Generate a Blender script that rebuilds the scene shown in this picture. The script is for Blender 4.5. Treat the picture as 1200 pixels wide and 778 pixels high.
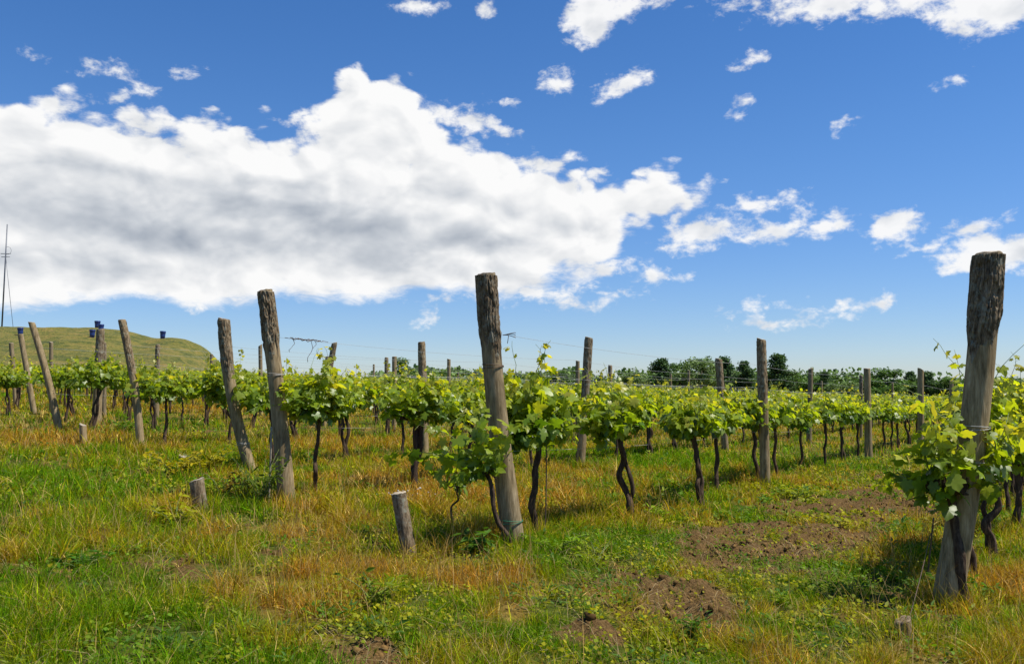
import bpy, math, random
import numpy as np
from math import radians, sin, cos, pi, atan2, sqrt
from mathutils import Vector, Matrix, noise as mnoise

# ------------------------------------------------------------------ scene
for o in list(bpy.data.objects): bpy.data.objects.remove(o)
S = bpy.context.scene
COL = S.collection
random.seed(7)

# ------------------------------------------------------------------ camera
FPX, W0, H0 = 1039.0, 1200.0, 778.0       # focal length and size of the photograph in pixels
CAMZ = 1.40
PITCH = math.atan(60.0 / FPX)
cam = bpy.data.objects.new("camera", bpy.data.cameras.new("camera"))
COL.objects.link(cam)
cam.location = (0, 0, CAMZ)
cam.rotation_euler = (radians(90) + PITCH, 0, 0)
cam.data.sensor_width = 36.0
cam.data.lens = 36.0 * FPX / W0
cam.data.clip_start = 0.05
cam.data.clip_end = 6000
cam.data.dof.use_dof = False
S.camera = cam

# ------------------------------------------------------------------ exposure, sun
S.view_settings.view_transform = 'Standard'
S.view_settings.look = 'None'
S.view_settings.gamma = 1.0
S.view_settings.exposure = 0.47
S.view_settings.use_curve_mapping = False
SUN_EL, SUN_AZ = radians(62), radians(97)      # azimuth: from +Y towards +X
SUNDIR = Vector((sin(SUN_AZ) * cos(SUN_EL), cos(SUN_AZ) * cos(SUN_EL), sin(SUN_EL)))
sun = bpy.data.objects.new("sun", bpy.data.lights.new("sun", 'SUN'))
COL.objects.link(sun)
sun.data.energy = 4.8
sun.data.angle = radians(0.55)
sun.data.color = (1.0, 0.95, 0.86)
sun.rotation_euler = SUNDIR.to_track_quat('Z', 'Y').to_euler()


def ray(px, py):
    x = (px - W0 / 2) / FPX; z = (H0 / 2 - py) / FPX
    d = Vector((x, cos(PITCH) - z * sin(PITCH), sin(PITCH) + z * cos(PITCH)))
    return d


def azel(px, py):
    d = ray(px, py).normalized()
    return atan2(d.x, d.y), math.asin(d.z)


# ------------------------------------------------------------------ world
world = bpy.data.worlds.new("World"); S.world = world
world.use_nodes = True
nt = world.node_tree
for n in list(nt.nodes): nt.nodes.remove(n)


class NB:
    """tiny node builder"""
    def __init__(s, t): s.t = t
    def n(s, typ, **kw):
        nd = s.t.nodes.new(typ)
        for k, v in kw.items(): setattr(nd, k, v)
        return nd
    def l(s, a, b): s.t.links.new(a, b)
    def put(s, sock, v):
        if isinstance(v, bpy.types.NodeSocket): s.l(v, sock)
        else: sock.default_value = v
    def m(s, op, a, b=0.0, c=0.0, clamp=False):
        nd = s.n('ShaderNodeMath', operation=op, use_clamp=clamp)
        s.put(nd.inputs[0], a); s.put(nd.inputs[1], b)
        if len(nd.inputs) > 2: s.put(nd.inputs[2], c)
        return nd.outputs[0]
    def vm(s, op, a, b=(0, 0, 0)):
        nd = s.n('ShaderNodeVectorMath', operation=op)
        s.put(nd.inputs[0], a); s.put(nd.inputs[1], b)
        return nd.outputs[1] if op in ('LENGTH', 'DOT_PRODUCT', 'DISTANCE') else nd.outputs[0]
    def mixc(s, f, a, b, mode='MIX'):
        nd = s.n('ShaderNodeMix', data_type='RGBA', blend_type=mode, clamp_factor=True)
        s.put(nd.inputs[0], f)
        for k, v in ((6, a), (7, b)):
            if not isinstance(v, bpy.types.NodeSocket): v = tuple(v) + (1,) if len(v) == 3 else v
            s.put(nd.inputs[k], v)
        return nd.outputs[2]
    def noise(s, vec, scale, detail=6, rough=0.55, dist=0.0, lac=2.0, kind='FBM', out=0):
        nd = s.n('ShaderNodeTexNoise', noise_type=kind)
        if vec is not None: s.l(vec, nd.inputs['Vector'])
        nd.inputs['Scale'].default_value = scale; nd.inputs['Detail'].default_value = detail
        nd.inputs['Roughness'].default_value = rough; nd.inputs['Distortion'].default_value = dist
        nd.inputs['Lacunarity'].default_value = lac
        return nd.outputs[out]
    def ramp(s, v, stops, interp='LINEAR'):
        nd = s.n('ShaderNodeValToRGB'); cr = nd.color_ramp; cr.interpolation = interp
        while len(cr.elements) < len(stops): cr.elements.new(0.5)
        for e, (p, c) in zip(cr.elements, stops):
            e.position = p; e.color = tuple(c) + (1,) if len(c) == 3 else c
        s.put(nd.inputs[0], v)
        return nd.outputs[0]
    def rng(s, v, a, b, c=0.0, d=1.0, smooth=True):
        nd = s.n('ShaderNodeMapRange', interpolation_type='SMOOTHSTEP' if smooth else 'LINEAR', clamp=True)
        s.put(nd.inputs[0], v)
        for i, q in enumerate((a, b, c, d)): nd.inputs[i + 1].default_value = q
        return nd.outputs[0]


w = NB(nt)
out = w.n('ShaderNodeOutputWorld'); bg = w.n('ShaderNodeBackground')
w.l(bg.outputs[0], out.inputs[0])
BGS = 0.10
bg.inputs[1].default_value = BGS
sky = w.n('ShaderNodeTexSky', sky_type='NISHITA')
sky.sun_disc = False; sky.sun_elevation = SUN_EL; sky.sun_rotation = SUN_AZ
sky.altitude = 200; sky.air_density = 1.0; sky.dust_density = 0.1; sky.ozone_density = 2.4
tint = w.mixc(1.0, sky.outputs[0], (0.90, 0.95, 1.12), 'MULTIPLY')
hsv = w.n('ShaderNodeHueSaturation')
hsv.inputs['Saturation'].default_value = 1.20; hsv.inputs['Value'].default_value = 0.85
w.l(tint, hsv.inputs['Color'])
tc = w.n('ShaderNodeTexCoord')
sep = w.n('ShaderNodeSeparateXYZ'); w.l(tc.outputs['Generated'], sep.inputs[0])
az = w.m('ARCTAN2', sep.outputs[0], sep.outputs[1]); el = w.m('ARCSINE', sep.outputs[2])
skyc = w.mixc(w.rng(el, -0.02, 0.30), w.mixc(1.0, hsv.outputs[0], (0.74, 0.82, 0.95), 'MULTIPLY'), hsv.outputs[0])
cb = w.n('ShaderNodeCombineXYZ'); w.l(az, cb.inputs[0]); w.l(el, cb.inputs[1])
P = cb.outputs[0]
PX = 1.0 / FPX
# gentle domain warp so that no outline stays elliptical
wn = w.noise(P, 9.0, 2, 0.5, out=1)
wv = w.vm('SUBTRACT', wn, (0.5, 0.5, 0.5))
wv2 = w.vm('MULTIPLY', wv, (0.075, 0.045, 0.0))
PW = w.vm('ADD', P, wv2)


def cloud_field(blobs, src, k):
    acc = None
    for b in blobs:
        px, py, rx, ry = b[:4]; rot = b[4] if len(b) > 4 else 0
        a, e = azel(px, py)
        mp = w.n('ShaderNodeMapping', vector_type='TEXTURE')
        w.l(src, mp.inputs[0])
        mp.inputs[1].default_value = (a, e, 0)
        mp.inputs[2].default_value = (0, 0, radians(rot))
        mp.inputs[3].default_value = (rx * PX, ry * PX, 1)
        ln = w.vm('LENGTH', mp.outputs[0])
        r = min(rx, ry)
        sd = w.m('MULTIPLY_ADD', ln, r, -r)          # about the distance to the outline, in photograph pixels
        acc = sd if acc is None else w.m('SMOOTH_MIN', acc, sd, k)
    return acc


MAIN = [(15, 205, 185, 80), (90, 224, 200, 90), (235, 242, 230, 98), (345, 240, 210, 86), (435, 195, 90, 50), (415, 142, 54, 60),
        (470, 150, 66, 50, -16), (470, 235, 215, 66), (575, 245, 130, 62), (640, 262, 90, 52, 10),
        (735, 243, 92, 34, 17), (680, 278, 62, 36, 20), (600, 292, 90, 36), (-60, 230, 220, 110), (60, 285, 260, 46), (300, 298, 330, 36), (520, 312, 170, 30),
        (600, 325, 80, 18), (400, 312, 200, 34), (150, 305, 220, 28)]
SMALL = [(690, 20, 38, 30, 20), (735, 4, 60, 14, 8), (905, -4, 60, 10), (985, 2, 90, 17), (1060, 0, 80, 16),
         (1165, 2, 70, 32), (548, 142, 50, 15, -18), (582, 117, 17, 7), (350, 133, 17, 6, 25),
         (60, 70, 17, 5, -8), (132, 80, 20, 9), (210, 87, 15, 6), (152, 108, 26, 8, 14), (494, 3, 22, 9), (570, 10, 11, 11),
         (652, 95, 19, 13), (730, 95, 36, 13, 20), (872, 74, 15, 10, 15), (868, 119, 9, 5), (854, 138, 9, 5),
         (988, 151, 11, 6, 15), (1120, 92, 13, 6, 15), (697, 202, 19, 6), (665, 184, 16, 4),
         (798, 248, 20, 9, 35), (822, 275, 52, 17, 14), (885, 243, 46, 10, 8), (905, 271, 46, 13, 6), (967, 266, 30, 15, 5),
         (1048, 268, 32, 19, 10), (1082, 293, 18, 7), (1135, 268, 30, 9, 15), (1165, 298, 62, 24, -3),
         (770, 325, 26, 10, 5), (710, 318, 40, 12, 5), (625, 344, 80, 10), (560, 350, 60, 6), (450, 338, 60, 7), (712, 353, 18, 7), (660, 354, 28, 7), (505, 373, 15, 11),
         (883, 360, 32, 7, 5), (907, 376, 26, 6), (988, 364, 32, 10, 10), (1038, 353, 10, 5, 20), (270, 349, 15, 7), (232, 354, 12, 5)]
FM = cloud_field(MAIN, PW, 14.0)
PS = w.vm('ADD', P, w.vm('MULTIPLY', wv, (0.030, 0.020, 0.0)))
FS = cloud_field(SMALL, PS, 4.0)
sc = w.vm('MULTIPLY', P, (1.0, 1.45, 1.0))
sc_up = w.vm('ADD', sc, (0.010, 0.022, 0.0))                 # towards the sun, for the relief of the billows
n1 = w.noise(sc, 15.0, 7, 0.58, 0.25)
n1u = w.noise(sc_up, 15.0, 3, 0.5, 0.25); n1l = w.noise(sc, 15.0, 5, 0.5, 0.25)
stretch = w.vm('MULTIPLY', P, (1.0, 2.6, 1.0))
n2 = w.noise(stretch, 34.0, 6, 0.66, 0.6)
famp = w.rng(el, azel(300, 350)[1], azel(300, 215)[1], 0.30, 1.0)
dm = w.m('MULTIPLY_ADD', w.m('MULTIPLY', w.m('SUBTRACT', n1, 0.5), famp), 66.0, w.m('MULTIPLY_ADD', FM, -1.0, 4.0))
dm = w.m('MULTIPLY_ADD', w.m('SUBTRACT', n2, 0.5), 22.0, dm)
n4 = w.noise(w.vm('MULTIPLY', P, (1.0, 1.55, 1.0)), 36.0, 5, 0.62, 0.15)
ds = w.m('MULTIPLY_ADD', w.m('SUBTRACT', n4, 0.5), 50.0, w.m('MULTIPLY_ADD', FS, -1.0, -0.5))
vo = w.n('ShaderNodeTexVoronoi', feature='SMOOTH_F1'); w.l(w.vm('ADD', sc, w.vm('MULTIPLY', wn, (0.05, 0.05, 0))), vo.inputs['Vector'])
vo.inputs['Scale'].default_value = 24.0; vo.inputs['Smoothness'].default_value = 0.25; vo.inputs['Detail'].default_value = 1.0; vo.inputs['Roughness'].default_value = 0.55
bil = w.m('SUBTRACT', 0.52, vo.outputs['Distance'])
dm = w.m('MULTIPLY_ADD', w.m('MULTIPLY', bil, famp), 32.0, w.m('ADD', dm, 4.0))
mask_m = w.rng(dm, -3.0, 12.0)
mask_s = w.rng(ds, -3.0, 11.0, 0.0, 0.96)
mask = w.m('MAXIMUM', mask_m, mask_s)
# body of the big cloud: thick, grey underside; bright where it thins out
DARK = [(360, 248, 150, 8, -3), (150, 266, 110, 15, 0), (430, 272, 180, 22, -3), (300, 285, 200, 15, -7), (50, 192, 70, 2), (90, 308, 60, 8)]
FD = cloud_field(DARK, PW, 14.0)
n3 = w.noise(w.vm('MULTIPLY', P, (1.0, 2.2, 1.0)), 11.0, 5, 0.5, 0.3)
dk = w.m('MULTIPLY_ADD', w.m('SUBTRACT', n3, 0.5), 52.0, w.m('MULTIPLY', FD, -1.0))
dk = w.m('MULTIPLY_ADD', w.m('SUBTRACT', n2, 0.5), 10.0, dk)
dark = w.rng(dk, -20.0, 26.0)
thick = w.rng(dm, 8.0, 75.0)
relief = w.m('SUBTRACT', n1l, n1u)
br = w.m('MULTIPLY_ADD', thick, -0.05, 0.98)
br = w.m('MULTIPLY_ADD', dark, -0.36, br)
br = w.m('MULTIPLY_ADD', w.m('MULTIPLY', bil, thick), 0.16, br)
br = w.m('MULTIPLY_ADD', relief, 0.75, br)
br = w.m('MULTIPLY_ADD', w.m('SUBTRACT', n2, 0.5), 0.10, br)
ccol = w.ramp(br, [(0.0, (1.6, 1.95, 2.5)), (0.42, (2.3, 2.65, 3.2)), (0.72, (4.4, 4.65, 5.0)), (1.0, (7.0, 7.0, 7.0))])
fin = w.mixc(mask, skyc, ccol)
w.l(fin, bg.inputs[0])

S.render.engine = 'CYCLES'
S.cycles.max_bounces = 6
S.cycles.diffuse_bounces = 2
S.cycles.glossy_bounces = 2
S.cycles.transmission_bounces = 4
S.cycles.transparent_max_bounces = 4
S.cycles.caustics_reflective = False
S.cycles.caustics_refractive = False
world.cycles.sampling_method = 'MANUAL'
world.cycles.sample_map_resolution = 256


# ------------------------------------------------------------------ numpy noise
def _h(ix, iy, s):
    v = (ix.astype(np.int64) * 374761393 + iy.astype(np.int64) * 668265263 + s * 974634777) & 0xffffffff
    v = ((v ^ (v >> 13)) * 1274126177) & 0xffffffff
    return ((v ^ (v >> 16)) & 0xffff) / 65535.0


def vnoise(x, y, s=0):
    x = np.asarray(x, float); y = np.asarray(y, float)
    ix, iy = np.floor(x), np.floor(y); fx, fy = x - ix, y - iy
    fx = fx * fx * (3 - 2 * fx); fy = fy * fy * (3 - 2 * fy)
    a = _h(ix, iy, s); b = _h(ix + 1, iy, s); c = _h(ix, iy + 1, s); d = _h(ix + 1, iy + 1, s)
    return (a * (1 - fx) + b * fx) * (1 - fy) + (c * (1 - fx) + d * fx) * fy


def fbm(x, y, o=4, s=0):
    t = 0; a = 0.5; n = 0
    for i in range(o):
        t = t + a * vnoise(x * 2 ** i, y * 2 ** i, s + i * 17); n += a; a *= 0.5
    return t / n


def sstep(x, a, b):
    t = np.clip((x - a) / (b - a), 0, 1)
    return t * t * (3 - 2 * t)


# ------------------------------------------------------------------ terrain
U = np.array((0.529, 0.849)); N_ = np.array((-0.849, 0.529))     # along the rows, across the rows
ORG = np.array((2.95, 6.0))                                     # foot of the first end post


def base_h(x, y):
    return -0.038 * 45.0 * np.tanh(np.asarray(x, float) / 45.0)


def across(x, y): return (x - ORG[0]) * N_[0] + (y - ORG[1]) * N_[1]
def along(x, y): return (x - ORG[0]) * U[0] + (y - ORG[1]) * U[1]


def soilmap(x, y):
    n = across(x, y); a = along(x, y)
    wv = 1.55 + 0.35 * (fbm(a * 0.5, n * 0 + 3.3, 2, 5) - 0.5)
    strip = .85 * np.exp(-((n - wv) / 0.85) ** 2) * sstep(a, -2.4, -1.0) * (1 - sstep(a, 6.5, 12.0))
    ex = 0
    for bx, by, r in SOILB:
        ex = np.maximum(ex, np.exp(-(((x - bx) ** 2 + (y - by) ** 2) / r ** 2)))
    f = np.maximum(strip, ex) + (fbm(x * 1.8, y * 1.8, 5, 9) - 0.5) * 2.4
    return sstep(f, 0.20, 0.82)


def ground(px, py):
    """point of the terrain seen at a pixel of the photograph"""
    d = ray(px, py); t = 1.0
    o = Vector((0, 0, CAMZ))
    for i in range(60):
        p = o + d * t
        g = p.z - float(base_h(p.x, p.y))
        t = max(0.5, t - g / min(-0.004, d.z))if False else t + g / max(1e-4, (-d.z - 0.038 * d.x))
    p = o + d * t
    return p.x, p.y


SOILB = [(*ground(440, 770), 0.22), (*ground(690, 742), 0.2), (*ground(780, 692), 0.5), (*ground(835, 672), 0.55), (*ground(945, 640), 0.60), (*ground(890, 650), .45), (*ground(1040, 575), 0.6), (*ground(1165, 655), 0.35),
         (*ground(465, 560), 0.3)]
LUSH = [(*ground(230, 745), 0.75), (*ground(330, 730), 0.6), (*ground(60, 770), .5), (*ground(430, 740), .4), (*ground(40, 560), 1.6), (*ground(120, 690), 0.5), (*ground(600, 740), 0.5),
        (*ground(740, 765), 0.4), (*ground(640, 655), 0.5), (*ground(130, 500), 2.0), (*ground(800, 550), 2.2), (*ground(960, 530), 3.0), (*ground(60, 620), 1.0), (*ground(820, 650), .8)]
DRY = [(*ground(150, 600), 0.7), (*ground(100, 620), 0.6), (*ground(300, 690), 0.5), (*ground(480, 690), 0.55), (*ground(30, 520), 1.4), (*ground(240, 480), 3.0), (*ground(420, 590), 1.2),
       (*ground(690, 600), 0.9), (*ground(1160, 690), 0.6), (*ground(1050, 750), 0.4), (*ground(540, 620), 0.6), (*ground(960, 560), 1.0), (*ground(520, 670), 0.4), (*ground(700, 560), 2.0),
       (*ground(380, 640), 0.5), (*ground(90, 500), 1.5)]


def bl(L, x, y):
    v = 0
    for bx, by, r in L:
        v = v + np.exp(-(((x - bx) ** 2 + (y - by) ** 2) / (1.6 * r) ** 2))
    return np.clip(v, 0, 1)


def covermap(x, y):
    l = bl(LUSH, x, y); d = bl(DRY, x, y)
    f = 0.37 + 0.33 * d - 0.42 * l + (fbm(x * 0.5, y * 0.5, 3, 21) - 0.5) * 0.9 + (fbm(x * 2.8, y * 2.8, 4, 33) - 0.5) * 2.0
    f = f + .06 * sstep(np.hypot(x, y), 7, 12)
    return np.clip(f, 0, 1)                 # 0 lush green .. 1 dry straw


def relief(x, y):
    r = np.hypot(x, y)
    fade = 1 - sstep(r, 25, 60)
    s = soilmap(x, y)
    return ((fbm(x * 0.8, y * 0.8, 3, 2) - 0.5) * 0.10 + (fbm(x * 4, y * 4, 3, 4) - 0.5) * 0.035 +
            s * (0.0 + (np.abs(fbm(x * 4, y * 4, 4, 8) - 0.5)) * 0.30 - .03 + (fbm(x * 15, y * 15, 2, 3) - 0.5) * 0.07)) * fade


def height(x, y):
    return base_h(x, y) + relief(x, y)


def gz(x, y): return float(height(np.array([x]), np.array([y]))[0])


# ------------------------------------------------------------------ mesh helpers
class Geo:
    def __init__(s): s.V = []; s.F = {3: [], 4: []}; s.C = []; s.n = 0
    def add(s, V, tri=None, quad=None, col=None):
        V = np.asarray(V, float).reshape(-1, 3)
        for k, f in ((3, tri), (4, quad)):
            if f is not None and len(f): s.F[k].append(np.asarray(f, np.int64).reshape(-1, k) + s.n)
        s.V.append(V)
        c = np.ones((len(V), 4)) if col is None else np.concatenate([np.broadcast_to(np.asarray(col, float), (len(V), 3)), np.ones((len(V), 1))], 1)
        s.C.append(c); s.n += len(V)
        return s
    def mesh(s, name, mat, smooth=True, colors=True):
        me = bpy.data.meshes.new(name)
        V = np.concatenate(s.V)
        me.vertices.add(len(V)); me.vertices.foreach_set('co', V.astype(np.float32).ravel())
        li, st, tot = [], [], []; off = 0
        for k in (3, 4):
            if s.F[k]:
                f = np.concatenate(s.F[k]); li.append(f.ravel())
                st.append(np.arange(len(f)) * k + off); tot.append(np.full(len(f), k)); off += f.size
        li = np.concatenate(li); st = np.concatenate(st); tot = np.concatenate(tot)
        me.loops.add(len(li)); me.loops.foreach_set('vertex_index', li.astype(np.int32))
        me.polygons.add(len(st)); me.polygons.foreach_set('loop_start', st.astype(np.int32)); me.polygons.foreach_set('loop_total', tot.astype(np.int32))
        me.update(calc_edges=True)
        if smooth: me.polygons.foreach_set('use_smooth', np.ones(len(st), bool))
        if colors:
            at = me.attributes.new('tint', 'FLOAT_COLOR', 'POINT')
            at.data.foreach_set('color', np.concatenate(s.C).astype(np.float32).ravel())
        me.materials.append(mat)
        me.validate()
        return me


def link(name, me, parent=None, loc=(0, 0, 0), rz=0.0):
    o = bpy.data.objects.new(name, me); COL.objects.link(o)
    o.location = loc; o.rotation_euler = (0, 0, rz)
    if parent is not None: o.parent = parent
    return o


def tag(o, label=None, cat=None, group=None, kind=None):
    for k, v in (('label', label), ('category', cat), ('group', group), ('kind', kind)):
        if v: o[k] = v
    return o


def tube(path, rad, seg=8, wob=0.0, seed=0, ridge=0.0, cap=True):
    P_ = np.asarray(path, float); n = len(P_)
    rad = np.broadcast_to(np.asarray(rad, float), (n,))
    T = np.gradient(P_, axis=0); T /= np.linalg.norm(T, axis=1)[:, None] + 1e-9
    ref = np.array((1.0, 0.13, 0.21)) if abs(T[0, 0]) < 0.8 else np.array((0.1, 1.0, 0.2))
    A = np.cross(T, ref); A /= np.linalg.norm(A, axis=1)[:, None] + 1e-9
    B = np.cross(T, A)
    th = np.linspace(0, 2 * pi, seg, endpoint=False)
    R = rad[:, None] * np.ones((1, seg))
    if wob:
        cx = np.cos(th)[None] * 1.5 + 5; cy = np.sin(th)[None] * 1.5
        ln = np.concatenate([[0], np.cumsum(np.linalg.norm(np.diff(P_, axis=0), axis=1))])[:, None]
        R = R * (1 + wob * (fbm(cx + ln * 9, cy + ln * 6 + seed * 3.7, 3, seed) - 0.5) * 2)
    V = P_[:, None] + R[..., None] * (np.cos(th)[None, :, None] * A[:, None] + np.sin(th)[None, :, None] * B[:, None])
    V = V.reshape(-1, 3)
    i = np.arange(n - 1)[:, None] * seg; j = np.arange(seg)[None]; j2 = (j + 1) % seg
    Q = np.stack([i + j, i + j2, i + seg + j2, i + seg + j], -1).reshape(-1, 4)
    T3 = []
    if cap:
        V = np.concatenate([V, P_[[0]], P_[[-1]]]); c0, c1 = n * seg, n * seg + 1
        jj = np.arange(seg); k2 = (jj + 1) % seg
        T3 = np.concatenate([np.stack([np.full(seg, c0), k2, jj], -1), np.stack([np.full(seg, c1), (n - 1) * seg + jj, (n - 1) * seg + k2], -1)])
    return V, T3, Q


def spline(pts, n):
    pts = np.asarray(pts, float); m = len(pts)
    t = np.linspace(0, m - 1, n); i = np.clip(t.astype(int), 0, m - 2); f = (t - i)[:, None]
    g = lambda k: pts[np.clip(k, 0, m - 1)]
    p0, p1, p2, p3 = g(i - 1), g(i), g(i + 1), g(i + 2)
    return 0.5 * (2 * p1 + (p2 - p0) * f + (2 * p0 - 5 * p1 + 4 * p2 - p3) * f ** 2 + (3 * p1 - p0 - 3 * p2 + p3) * f ** 3)


# ------------------------------------------------------------------ materials
def newmat(name):
    m = bpy.data.materials.new(name); m.use_nodes = True
    t = m.node_tree
    for n in list(t.nodes): t.nodes.remove(n)
    b = NB(t); o = b.n('ShaderNodeOutputMaterial')
    return m, b, o


def plant_mat(name, trans=0.35, rough=0.5, spec=0.3, tgain=(1.25, 1.35, 0.6), under=(1.0, 1.0, 1.0)):
    m, b, o = newmat(name)
    a = b.n('ShaderNodeAttribute', attribute_name='tint')
    c = a.outputs['Color']
    geo = b.n('ShaderNodeNewGeometry')
    back = b.mixc(1.0, c, under, 'MULTIPLY')       # paler underside
    c2 = b.mixc(geo.outputs['Backfacing'], c, back)
    pr = b.n('ShaderNodeBsdfPrincipled'); b.l(c2, pr.inputs['Base Color'])
    pr.inputs['Roughness'].default_value = rough; pr.inputs['Specular IOR Level'].default_value = spec
    tr = b.n('ShaderNodeBsdfTranslucent'); tcx = b.mixc(1.0, c, tgain, 'MULTIPLY'); b.l(tcx, tr.inputs['Color'])
    mx = b.n('ShaderNodeMixShader'); mx.inputs[0].default_value = trans
    b.l(pr.outputs[0], mx.inputs[1]); b.l(tr.outputs[0], mx.inputs[2]); b.l(mx.outputs[0], o.inputs[0])
    return m


M_LEAF = plant_mat("vine_leaf", 0.55, 0.40, 0.5, (1.95, 1.7, 0.45), (1.15, 1.15, 1.35))
M_GRASS = plant_mat("grass_blade", 0.32, 0.75, 0.08, (1.5, 1.4, 0.5))
M_WEED = plant_mat("weed_leaf", 0.38, 0.6, 0.15)
M_TREE = plant_mat("tree_leaf", 0.2, 0.6, 0.15)


def wood_mat(name, stops, scale=1.0, bump=0.5, fine=1.0, lichen=None, rough=0.9, zs=0.12):
    m, b, o = newmat(name)
    tcn = b.n('ShaderNodeTexCoord'); mp = b.n('ShaderNodeMapping'); b.l(tcn.outputs['Object'], mp.inputs[0])
    mp.inputs[3].default_value = (1, 1, zs)
    v = mp.outputs[0]
    n = b.noise(v, 28 * scale, 8, 0.65, 0.4)
    n2 = b.noise(v, 90 * scale, 4, 0.6)
    f = b.m('MULTIPLY_ADD', n2, 0.35, b.m('MULTIPLY', n, 0.75))
    c = b.ramp(f, stops)
    big = b.noise(tcn.outputs['Object'], 3.0 * scale, 4, 0.6)
    c = b.mixc(b.rng(big, 0.35, 0.7, 0, 0.45), c, b.mixc(1.0, c, (0.62, 0.58, 0.52), 'MULTIPLY'))
    if lichen:
        ln = b.noise(tcn.outputs['Object'], 11 * scale, 6, 0.72)
        c = b.mixc(b.rng(ln, 0.52, 0.62, 0, 0.75), c, lichen)
    oi = b.n('ShaderNodeObjectInfo')
    c = b.mixc(1.0, c, b.ramp(oi.outputs['Random'], [(0, (0.8, 0.8, 0.82)), (1, (1.15, 1.1, 1.0))]), 'MULTIPLY')
    pr = b.n('ShaderNodeBsdfPrincipled'); b.l(c, pr.inputs['Base Color'])
    pr.inputs['Roughness'].default_value = rough; pr.inputs['Specular IOR Level'].default_value = 0.2
    bp = b.n('ShaderNodeBump'); bp.inputs['Strength'].default_value = bump; bp.inputs['Distance'].default_value = 0.012
    b.l(f, bp.inputs['Height']); b.l(bp.outputs[0], pr.inputs['Normal']); b.l(pr.outputs[0], o.inputs[0])
    return m


M_WOOD = wood_mat("weathered_wood", [(0.32, (0.045, 0.034, 0.022)), (0.45, (0.175, 0.130, 0.068)), (0.60, (0.31, 0.24, 0.14)), (0.75, (0.47, 0.38, 0.25))], 1.0, 0.5)
M_BARK = wood_mat("post_bark", [(0.34, (0.02, 0.014, 0.009)), (0.46, (0.10, 0.07, 0.040)), (0.58, (0.24, 0.18, 0.11)), (0.75, (0.42, 0.34, 0.23))], 1.2, 0.9, lichen=(0.30, 0.30, 0.23), zs=0.3)
M_VINE = wood_mat("vine_bark", [(0.30, (0.012, 0.008, 0.005)), (0.50, (0.055, 0.034, 0.022)), (0.68, (0.13, 0.09, 0.06)), (0.85, (0.24, 0.19, 0.14))], 1.6, 1.0, zs=0.2)
M_END = wood_mat("cut_wood", [(0.30, (0.14, 0.11, 0.08)), (0.5, (0.30, 0.26, 0.2)), (0.7, (0.44, 0.39, 0.32))], 1.0, 0.6, zs=1.0)


def plain(name, col, rough=0.6, metal=0.0, var=0.25, scale=20):
    m, b, o = newmat(name)
    tcn = b.n('ShaderNodeTexCoord')
    n = b.noise(tcn.outputs['Object'], scale, 5, 0.6)
    c = b.mixc(b.rng(n, 0.3, 0.7), tuple(x * (1 - var) for x in col), tuple(min(1, x * (1 + var)) for x in col))
    pr = b.n('ShaderNodeBsdfPrincipled'); b.l(c, pr.inputs['Base Color'])
    pr.inputs['Roughness'].default_value = rough; pr.inputs['Metallic'].default_value = metal
    b.l(pr.outputs[0], o.inputs[0])
    return m


M_WIRE = plain("galvanised_wire", (0.36, 0.36, 0.34), 0.7, 0.1)
M_RUST = plain("rusty_wire", (0.11, 0.07, 0.05), 0.8, 0.2)
M_CANE = plain("green_cane", (0.13, 0.17, 0.035), 0.6)
M_STEM = plain("brown_cane", (0.10, 0.065, 0.03), 0.8)
M_TRUNK = plain("tree_bark", (0.10, 0.08, 0.06), 0.9)
M_BLUE = plain("blue_plastic", (0.012, 0.03, 0.14), 0.4, 0.0, 0.15, 3)
M_MAST = plain("mast_steel", (0.12, 0.13, 0.15), 0.5, 0.5)
M_STRING = plain("green_twine", (0.02, 0.16, 0.08), 0.7)
M_FLOWER = plain("white_petals", (0.75, 0.75, 0.70), 0.6, 0, 0.1)


def ground_mat():
    m, b, o = newmat("meadow_ground")
    a = b.n('ShaderNodeAttribute', attribute_name='tint')
    s3 = b.n('ShaderNodeSeparateColor'); b.l(a.outputs['Color'], s3.inputs[0])
    dry, soil = s3.outputs[0], s3.outputs[1]
    tcn = b.n('ShaderNodeTexCoord'); v = tcn.outputs['Object']
    n1 = b.noise(v, 1.6, 7, 0.65); n2 = b.noise(v, 14, 6, 0.7); n3 = b.noise(v, 60, 4, 0.7)
    g = b.ramp(n2, [(0.3, (0.020, 0.032, 0.004)), (0.5, (0.065, 0.085, 0.008)), (0.7, (0.15, 0.15, 0.015))])
    d = b.ramp(n2, [(0.3, (0.07, 0.042, 0.008)), (0.5, (0.18, 0.12, 0.020)), (0.7, (0.32, 0.22, 0.06))])
    dd = b.rng(b.m('ADD', dry, b.m('MULTIPLY', b.m('SUBTRACT', n1, 0.5), 0.7)), 0.25, 0.75)
    c = b.mixc(dd, g, d)
    so = b.ramp(n3, [(0.25, (0.032, 0.018, 0.006)), (0.5, (0.115, 0.068, 0.024)), (0.75, (0.25, 0.155, 0.060))])
    sf = b.rng(b.m('ADD', soil, b.m('MULTIPLY', b.m('SUBTRACT', n2, 0.5), 0.9)), 0.22, 0.62)
    c = b.mixc(sf, c, so)
    pr = b.n('ShaderNodeBsdfPrincipled'); b.l(c, pr.inputs['Base Color']); pr.inputs['Roughness'].default_value = 0.95
    pr.inputs['Specular IOR Level'].default_value = 0.1
    bp = b.n('ShaderNodeBump'); bp.inputs['Strength'].default_value = 0.9; bp.inputs['Distance'].default_value = 0.04
    b.l(b.m('MULTIPLY_ADD', n3, 0.4, n2), bp.inputs['Height']); b.l(bp.outputs[0], pr.inputs['Normal'])
    b.l(pr.outputs[0], o.inputs[0])
    return m


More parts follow.
